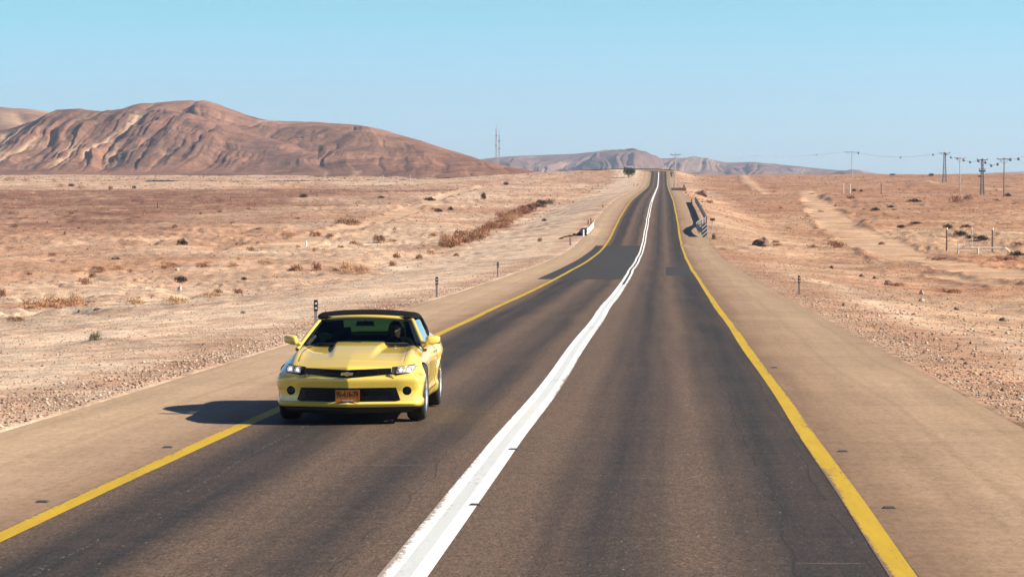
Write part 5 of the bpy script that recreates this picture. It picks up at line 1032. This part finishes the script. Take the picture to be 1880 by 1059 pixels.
for i, (u, v, w_, h, lab) in enumerate([(1692, 541, 8, 9, 'pale upright stone on the right plain'), (1692, 554, 11, 7, 'dark stone in front of the pale upright one'), (1549, 562, 6, 8, 'small dark upright stone near the right shoulder'), (1632, 524, 18, 9, 'brown stone pile in the middle of the right ground'), (1842, 590, 13, 8, 'dark stone near the right edge'), (1757, 570, 10, 6, 'brown stone left of the dark one near the right edge'), (1608, 512, 12, 6, 'brown flat stone left of the stone pile'), (1583, 508, 12, 6, 'brown flat stone farther left of the stone pile'), (1530, 493, 12, 6, 'brown stone beside the track junction'),
     (375, 634, 10, 5, 'dark flat stone on the pale verge left of the car'), (95, 717, 9, 4, 'dark small stone low on the left verge'), (146, 574, 8, 5, 'dark stone below the straw clump'), (180, 569, 20, 4, 'dark flat slab right of the straw clump'), (216, 476, 20, 5, 'dark flat slab on the left plain'), (325, 497, 8, 5, 'small pale stone near the closer dark shrub'), (1803, 690, 8, 5, 'dark stone low at the right roadside'), (330, 534, 9, 10, 'pale stone standing in the straw shrubs')]):
    rock(u, v, w_, h, simple('pale_stone', (.50, .40, .32), .9, noise=.2) if 'pale' in lab and 'pale_stone' not in MATS else (MATS['pale_stone'] if 'pale' in lab and 'verge' not in lab else ROCKM), lab, seed=20 + i)
def gravel(name, n, sampler, mats, smin, smax, byd=False):
    base = np.array([(1, 0, 0), (-.5, .87, 0), (-.5, -.87, 0), (0, 0, 1), (.35, .3, .6), (-.3, -.2, .7)]); base = np.array([(1, 0, 0), (0, 1, 0), (-1, 0, 0), (0, -1, 0), (0, 0, .8), (0, 0, -.5)]); fc = np.array([(0, 1, 4), (1, 2, 4), (2, 3, 4), (3, 0, 4), (1, 0, 5), (2, 1, 5), (3, 2, 5), (0, 3, 5)])
    x, y = sampler(n); keep = track_fields(x, y)[0] < .35; x, y = x[keep], y[keep]; n = len(x); z = ground_z(x, y); s = ((smin + (smax - smin) * RNG.random(n) ** 3) * (y if byd else 1))[:, None, None]; V = base[None] * (1 + .35 * RNG.normal(size=(n, 6, 1))) * s; a = RNG.random(n) * 6.283; ca, sa = np.cos(a)[:, None], np.sin(a)[:, None]
    V = np.stack([V[..., 0] * ca - V[..., 1] * sa, V[..., 0] * sa + V[..., 1] * ca, V[..., 2] * (.5 if byd else .8)], -1) + np.stack([x, y, z + s[:, 0, 0] * .15], -1)[:, None, :]
    Fi = (fc[None] + (np.arange(n) * 6)[:, None, None]).reshape(-1, 3); me = bpy.data.meshes.new(name); me.vertices.add(n * 6); me.vertices.foreach_set('co', V.reshape(-1).astype(np.float32)); me.loops.add(Fi.size); me.loops.foreach_set('vertex_index', Fi.reshape(-1).astype(np.int32)); me.polygons.add(len(Fi)); me.polygons.foreach_set('loop_start', np.arange(0, Fi.size, 3, dtype=np.int32)); me.polygons.foreach_set('loop_total', np.full(len(Fi), 3, np.int32)); me.update(calc_edges=True)
    o = link(name, me, None, mats); me.polygons.foreach_set('material_index', np.repeat(RNG.integers(0, len(mats), n), 8).astype(np.int32)); tag(o, kind='stuff'); return o
GM = [ROCKM, simple('tan_stone', (.40, .28, .20), .95, noise=.3), simple('pale_pebble', (.56, .44, .35), .95, noise=.2), simple('brown_pebble', (.26, .155, .11), .95, noise=.3)]
GM2 = [simple('brown_clod', (.26, .155, .10), .95, noise=.3), simple('tan_clod', (.36, .235, .155), .95, noise=.3), simple('pale_clod', (.52, .40, .30), .95, noise=.25), simple('red_clod', (.22, .115, .075), .95, noise=.3)]
def smp(xf, y0, y1):
    def f(n):
        y = y0 * (y1 / y0) ** RNG.random(n); return xf(n, y), y
    return f
gravel('gravel', 14000, smp(lambda n, y: -6.36 - np.abs(RNG.normal(0, .8, n)), 30, 200), GM, .007, .035)
gravel('gravel', 14000, smp(lambda n, y: 6.36 + np.abs(RNG.normal(0, .9, n)), 22, 200), GM, .007, .032)
gravel('gravel', 22000, smp(lambda n, y: -7 - RNG.random(n) * (14 + 10 * ss(170, 110, y)), 30, 260), GM, .008, .035)
gravel('gravel', 22000, smp(lambda n, y: 7 + RNG.random(n) ** 1.3 * (8 + y * .24), 30, 380), GM, .010, .058)
gravel('gravel', 50000, smp(lambda n, y: -6.6 - RNG.random(n) * (13 + 10 * ss(170, 110, y)), 30, 140), GM2, .006, .022)
gravel('gravel', 42000, smp(lambda n, y: -17 - RNG.random(n) * y * .26, 95, 1900), GM2[:2] + GM2[3:], .00010, .00052, True)
gravel('gravel', 36000, smp(lambda n, y: 7 + RNG.random(n) * (y * .24 + 5), 40, 1250), GM2[:2] + GM2[3:], .00010, .00052, True)
